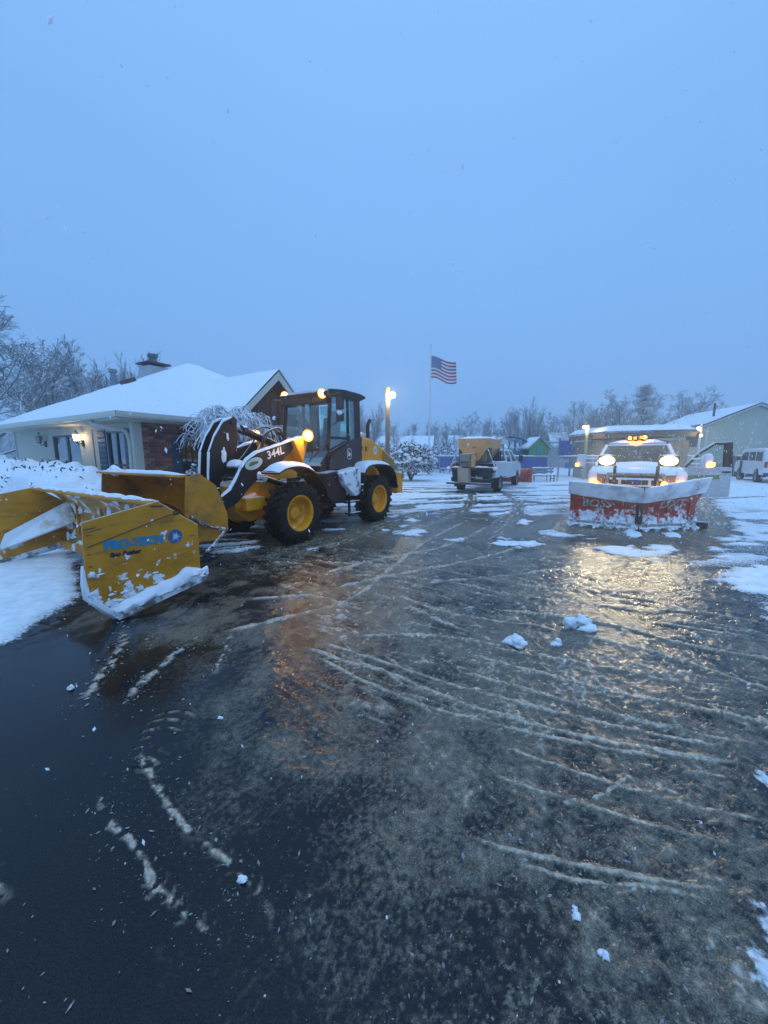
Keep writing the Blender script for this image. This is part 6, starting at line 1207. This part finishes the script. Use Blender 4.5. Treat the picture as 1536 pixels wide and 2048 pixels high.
# ------------------------------------------------------------------ trees and shrubs
BARK = M('snowy_bark', (.075, .062, .060), .85, var=.25, vs=3, top=.9, tn=.28)
BARKF = M('snowy_twigs', (.15, .13, .13), .9, var=.2, vs=3, top=.85, tn=.02)
def rot_about(v, ax, a): return Matrix.Rotation(a, 3, ax) @ v
def tree_mesh(seed, H, spread=.55, levels=4, trunk_r=.16, nb=(9, 6, 5, 4), up=.25, clear=.22, fork=False, droop=0.0):
    rnd = random.Random(seed); tr, cr_ = MB(), MB()
    def limb(p, d, L_, r, lev):
        n_ = (6, 5, 4, 3, 2)[min(lev, 4)]; pts = [p.copy()]; rs = [r]; q = p.copy(); dd = d.copy()
        for i in range(n_):
            wob = .10 + .06 * lev
            dd = (dd + Vector((rnd.uniform(-1, 1), rnd.uniform(-1, 1), rnd.uniform(-.6, .6))) * wob + Vector((0, 0, up * (.35 if lev else .1))) - Vector((0, 0, droop * (lev > 0) * (i + 1) / n_))).normalized()
            q = q + dd * (L_ / n_); pts.append(q.copy()); rs.append(max(.012, r * (1 - .72 * (i + 1) / n_)))
        (tr if lev == 0 else cr_).tube(pts, rs, (8, 5, 4, 3, 3)[min(lev, 4)], False)
        if lev >= levels: return
        m_ = nb[min(lev, len(nb) - 1)]
        for k in range(m_):
            t = (clear + (1 - clear) * (k + rnd.random()) / m_) if lev == 0 else .18 + .82 * (k + rnd.random()) / m_
            i = min(n_ - 1, int(t * n_)); f = t * n_ - i; s0 = pts[i].lerp(pts[i + 1], f); base = (pts[i + 1] - pts[i]).normalized()
            ax = base.orthogonal().normalized(); ax = rot_about(ax, base, rnd.uniform(0, 6.283)); an = rnd.uniform(.45, .95) * (spread / .55) * (1.0 if lev else 1 - .35 * t)
            nd = rot_about(base, ax, an); ll = L_ * rnd.uniform(.38, .60) * ((1.15 - .55 * t) if lev == 0 else (1.05 - .45 * t)); limb(s0, nd, ll, max(.012, (rs[i] * (1 - f) + rs[i + 1] * f) * .62), lev + 1)
    if fork:
        for k in range(rnd.randint(3, 5)):
            a = 6.283 * k / 4 + rnd.random(); limb(Vector((.1 * math.cos(a), .1 * math.sin(a), 0)), Vector((.28 * math.cos(a), .28 * math.sin(a), 1)).normalized(), H * rnd.uniform(.75, 1.0), trunk_r * .7, 0)
    else: limb(Vector((0, 0, 0)), Vector((rnd.uniform(-.05, .05), rnd.uniform(-.05, .05), 1)), H, trunk_r, 0)
    return tr.mesh('trunk', BARK, 60), cr_.mesh('crown', BARKF)
PROTO = {
    'wide': tree_mesh(1, 10, .62, 4, .20, (14, 8, 7, 5)), 'wide2': tree_mesh(2, 10, .66, 4, .19, (13, 8, 7, 5)),
    'tall': tree_mesh(3, 10, .38, 4, .15, (15, 8, 6, 5), up=.5), 'tall2': tree_mesh(4, 10, .40, 4, .13, (14, 8, 6, 5), up=.5, fork=False),
    'multi': tree_mesh(5, 10, .34, 3, .16, (13, 9, 8), up=.5, fork=True), 'multi2': tree_mesh(6, 10, .40, 3, .15, (13, 9, 8), up=.45, fork=True),
}
PROTO_H = {k: max(v.co.z for v in m_[1].vertices) for k, m_ in PROTO.items()}
def tree(kind, x, y, h, label, rz=None, sx=1.0, group='bare trees behind the lot'):
    t = tag(empty('bare_tree', (x, y, 0), rz if rz is not None else (x * 7 + y * 3) % 6.28), label, 'tree', group); s_ = h / PROTO_H[kind]
    for nm, m_ in zip(('trunk', 'crown'), PROTO[kind]): o = bpy.data.objects.new(nm, m_); col.objects.link(o); o.parent = t; o.scale = (s_ * sx, s_ * sx, s_)
    return t
tree('wide', -20.3, 19.5, 10.0, 'large bare snowy tree cut off by the left picture edge', sx=1.5)
tree('wide2', -19.6, 22.5, 8.2, 'spreading bare tree with dark limbs left of the house roof', sx=1.5)
tree('tall', -21.7, 27.5, 8.9, 'tall thin bare tree just left of the house roof slope')
tree('multi', -20.4, 30.0, 9.0, 'upright bare tree with many stems above the left roof slope')
tree('multi2', -21.0, 28.5, 9.6, 'fan of straight snowy stems left of the chimney', sx=1.5)
tree('multi', -18.6, 29.5, 9.0, 'bare many-stemmed tree nearest the chimney', rz=2.0)
tree('tall2', -23.0, 25.0, 8.6, 'slender bare tree between the edge tree and the roof')
tree('wide', -26.0, 30.0, 9.6, 'hazy bare tree low behind the trees at the left edge')
tree('multi2', -1.9, 41.0, 7.7, 'bare tree rising between the loader cab and the wooden lamp post', sx=1.0)
tree('wide2', 1.2, 46.0, 6.4, 'rounded bare tree just right of the wooden lamp post')
tree('wide', -3.9, 47.0, 6.0, 'bare tree hidden in part by the loader exhaust')
tree('wide', 4.2, 60.0, 4.8, 'small hazy tree left of the flagpole')
far_labels = [('wide', 9.2, 66, 5.6, 'small rounded tree just right of the flagpole'), ('tall', 12.2, 70, 6.4, 'hazy tree above the far snowy roof'), ('wide2', 15.4, 68, 7.8, 'hazy rounded tree above the left corner of the hopper'), ('tall2', 19.0, 66, 7.2, 'hazy bare tree above the middle of the hopper'),
    ('wide', 21.2, 64, 8.0, 'bare tree behind the right corner of the hopper'), ('multi', 23.0, 60, 8.6, 'forked tree with bright stems above the spreader truck cab'), ('wide2', 25.8, 58, 6.8, 'bare tree above the peaked playhouse roof'), ('wide', 26.2, 52, 7.4, 'broad bare tree above the blue climbing frame'),
    ('tall', 30.0, 56, 7.0, 'thin hazy tree right of the climbing frame'), ('multi2', 31.6, 55, 8.2, 'bare tree behind the small pale lamp post'), ('wide2', 33.6, 54, 9.2, 'bare tree between the small lamp post and the evergreen')]
for (k, x, y, h, lb) in far_labels: tree(k, x, y, h * 1.22, lb, sx=1.35)
tree('wide', 37.8, 49.0, 10.2, 'tall bare tree right of the evergreen over the shelter', sx=1.6)
tree('wide2', 41.0, 50.0, 10.4, 'big rounded bare tree above the right end of the shelter', sx=1.6)
tree('wide', 36.0, 51.5, 10.0, 'bare tree close behind the evergreen', rz=1.0, sx=1.5)
tree('wide2', 44.2, 52.0, 9.0, 'bare tree behind the roof ridge of the cream building')
# wood far off that reads as one mass
wd = MB(); rnd = random.Random(9)
for k in range(760):
    x = rnd.uniform(-120, 120); y = rnd.uniform(78, 120); h = rnd.uniform(5.0, 9.5); p = Vector((x, y, 0)); wd.tube([p, p + Vector((0, 0, h * .5)), p + Vector((rnd.uniform(-.5, .5), 0, h))], [.18, .12, .03], 4, False)
    for j in range(52):
        z = h * rnd.uniform(.12, .95); a = rnd.uniform(0, 6.28); L_ = h * .33 * (1.15 - z / h) * rnd.uniform(.7, 1.3); s0 = p + Vector((0, 0, z)); wd.tube([s0, s0 + Vector((math.cos(a) * L_, math.sin(a) * L_, L_ * rnd.uniform(.4, 1.1)))], [.10, .03], 3, False)
tag(wd.build('treeline', BARKF), 'hazy far wood closing off the view behind the houses', None, kind='stuff')
# evergreen: tiers of needle sprays
NEED = M('pine_needles', (.022, .040, .028), .8, var=.3, vs=2, top=.75, tn=.45)
def evergreen(x, y, h, w, label, seed, z0=.12):
    rnd = random.Random(seed); t = tag(empty('evergreen_tree', (x, y, 0)), label, 'tree'); b = MB(); br = MB()
    br.tube([(0, 0, 0), (.1, 0, h * .6), (0, 0, h)], [.2, .12, .03], 8)
    for k in range(150):
        f = z0 + (1 - z0) * (k + rnd.random()) / 150; z = h * f; L_ = w * (1.05 - f) ** .55 * rnd.uniform(.45, 1.15) * (.55 + .45 * min(1, 3 * (f - z0) + .4)); a = rnd.uniform(0, 6.283); e_ = Vector((math.cos(a) * L_, math.sin(a) * L_, L_ * rnd.uniform(-.15, .35))); s0 = Vector((0, 0, z)); br.tube([s0, s0 + e_], [.035, .01], 4, False)
        for j in range(16):
            c = s0 + e_ * rnd.uniform(.35, 1.05) + Vector((rnd.gauss(0, .18), rnd.gauss(0, .18), rnd.gauss(0, .14)))
            for m_ in range(4):
                d = Vector((rnd.gauss(0, 1), rnd.gauss(0, 1), rnd.gauss(0, .7))).normalized() * rnd.uniform(.14, .30); sd = d.orthogonal().normalized() * .045; b.add([c - sd, c + sd, c + d], [(0, 1, 2)])
    br.build('trunk', BARK, t); b.build('crown', NEED, t)
evergreen(31.3, 46.0, 9.9, 2.9, 'dark ragged evergreen standing above the left half of the shelter roof', 1, .25)
evergreen(40.6, 41.5, 6.9, 1.9, 'dark evergreen top poking above the cream building ridge', 2, .3)
# leafy shrubs loaded with snow
LEAF = M('shrub_leaf', (.030, .042, .030), .6, var=.3, vs=3, top=.95, tn=.42)
def shrub(x, y, r, label, seed, nl=2600, nsn=240, name='snowy_bush', cat='bush', group=None, ls=.11):
    rnd = random.Random(seed); t = tag(empty(name, (x, y, 0)), label, cat, group); lf, sn, st = MB(), MB(), MB()
    for k in range(14):
        a = rnd.uniform(0, 6.28); st.tube([(0, 0, 0), (math.cos(a) * r[0] * .35, math.sin(a) * r[1] * .35, r[2] * .5), (math.cos(a) * r[0] * .7, math.sin(a) * r[1] * .7, r[2] * rnd.uniform(.6, 1.2))], [.03, .02, .008], 4, False)
    def pt():
        while True:
            d = Vector((rnd.gauss(0, 1), rnd.gauss(0, 1), rnd.gauss(0, 1))).normalized()
            if d.z > -.45: break
        k = rnd.uniform(.72, 1.04) * (1 + .14 * mnoise.noise(d * 2.6 + Vector((seed, 0, 0)))); return Vector((d.x * r[0] * k, d.y * r[1] * k, r[2] * (.50 + d.z * .55 * k))), d
    for k in range(nl):
        c, d = pt(); L_ = ls * rnd.uniform(.7, 1.4); ax = (d + Vector((rnd.gauss(0, .6), rnd.gauss(0, .6), rnd.gauss(-.1, .5)))).normalized() * L_; sd = ax.cross(Vector((rnd.gauss(0, 1), rnd.gauss(0, 1), 2))).normalized() * L_ * .28
        lf.add([c, c + ax * .5 + sd, c + ax, c + ax * .5 - sd], [(0, 1, 2, 3)])
    for k in range(nsn):
        c, d = pt()
        if d.z < -.1 + .25 * rnd.random(): continue
        s_ = ls * rnd.uniform(.45, 1.15); sn.blob(c + d * .02, (s_ * rnd.uniform(.7, 1.3), s_ * rnd.uniform(.7, 1.3), s_ * .55), k, 7, 5, .35)
    st.build('stem', BARK, t); lf.build('foliage', LEAF, t); sn.build('snow', SNOW, t, 60); return t
shrub(1.75, 24.2, (1.45, 1.2, 2.25), 'big round snow-laden bush right of the loader', 3, 3200, 420, ls=.15)
shrub(2.7, 31.5, (1.7, 1.0, 2.4), 'snowy shrub behind the big round bush', 4, 1500, 220, ls=.16); shrub(6.4, 40.5, (1.9, 1.2, 2.7), 'snowy shrub right of the flagpole behind the blue screen', 5, 1500, 240, ls=.17); shrub(9.5, 42.0, (1.3, 1.2, 2.6), 'dark snowy shrub against the hopper left edge', 6, 1100, 140, ls=.17)
shrub(-.5, 26.0, (1.2, 1.0, 2.5), 'snowy shrub showing over the loader hood', 7, 1400, 240, ls=.14)
shrub(-4.55, 9.75, (.75, .6, 1.42), 'low snowy bush under the shuttered brick wall window', 8, 1500, 330, ls=.07)
# snowy hedge along the cream wall
hd = tag(empty('hedge', (-5.75, 7.35, 0), R(149.3)), 'long low hedge buried in snow in front of the cream wall', 'hedge')
hm_, hl_, hs_ = MB(), MB(), MB(); rnd = random.Random(12)
def hp_(u, v):   # cross-section arc swept along the hedge
    x = -.9 + 9.6 * u; a = math.pi * v; p = Vector((x * .9, 0, 0)); n1 = mnoise.noise(Vector((x * 1.1, v * 2, 3))); n2 = mnoise.noise(Vector((x * 3.4, v * 6, 8))); n3 = mnoise.noise(Vector((x * 9, v * 15, 5)))
    k = 1 + .13 * n1 + .09 * n2 + .045 * n3; en = min(1, 5 * u + .2, 5 * (1 - u) + .2); return Vector((x, math.cos(a) * .85 * k * en, max(0, math.sin(a)) ** .6 * 1.46 * k * en))
hm_.grid(hp_, 170, 36); hm_.build('snow', SNOW, hd, 60)
for k in range(1500):
    u, v = rnd.random(), rnd.random() ** .8; c = hp_(u, v) + Vector((0, 0, .0)); ax = Vector((rnd.gauss(0, 1), rnd.gauss(0, 1), abs(rnd.gauss(0, .8)))).normalized() * rnd.uniform(.05, .11); sd = ax.orthogonal().normalized() * .018
    if mnoise.noise(c * 1.4) < .02 and rnd.random() > .18: continue
    hl_.add([c - ax * .3, c + ax * .5 + sd, c + ax, c + ax * .5 - sd], [(0, 1, 2, 3)])
hl_.build('foliage', LEAF, hd)
# weeping ornamental tree, every twig white
wt = tag(empty('weeping_tree', (-3.95, 10.05, 0)), 'low weeping tree with white snow-coated twigs before the porch', 'tree')
wtr, wcr = MB(), MB(); rnd = random.Random(21)
wtr.tube([(0, 0, 0), (.06, .02, .8), (-.05, .05, 1.6), (.02, 0, 2.25)], [.10, .085, .07, .05], 8)
for k in range(44):
    a = rnd.uniform(0, 6.283); L_ = rnd.uniform(.35, .95) * rnd.choice((.7, 1, 1.15)); z0 = rnd.uniform(1.9, 2.35); top = z0 + rnd.uniform(.25, .66); pts = curve([(0, 0, z0), (math.cos(a) * L_ * .35, math.sin(a) * L_ * .35, top), (math.cos(a) * L_ * .8, math.sin(a) * L_ * .8, top - .06), (math.cos(a) * L_ * 1.2, math.sin(a) * L_ * 1.2, top - .36)], 4); n_ = len(pts)
    wcr.tube(pts, [.028 * (1 - .7 * i / n_) for i in range(n_)], 4, False)
    for j in range(13):
        i = rnd.randrange(3, n_); p = Vector(pts[i]); a2 = a + rnd.gauss(0, 1.1); l2 = rnd.uniform(.15, .5); q = curve([tuple(p), tuple(p + Vector((math.cos(a2) * l2 * .5, math.sin(a2) * l2 * .5, .06))), tuple(p + Vector((math.cos(a2) * l2 * .9, math.sin(a2) * l2 * .9, -.10 - .2 * rnd.random())))], 2)
        wcr.tube(q, [.011] * len(q), 3, False)
        for m_ in range(3):
            p2 = Vector(q[rnd.randrange(1, len(q))]); wcr.tube([p2, p2 + Vector((rnd.gauss(0, .10), rnd.gauss(0, .10), -rnd.uniform(.02, .18)))], .008, 3, False)
wtr.build('trunk', BARK, wt, 60); wcr.build('crown', M('icy_twigs', (.30, .30, .32), .8, var=.2, top=.97, tn=-.35), wt)
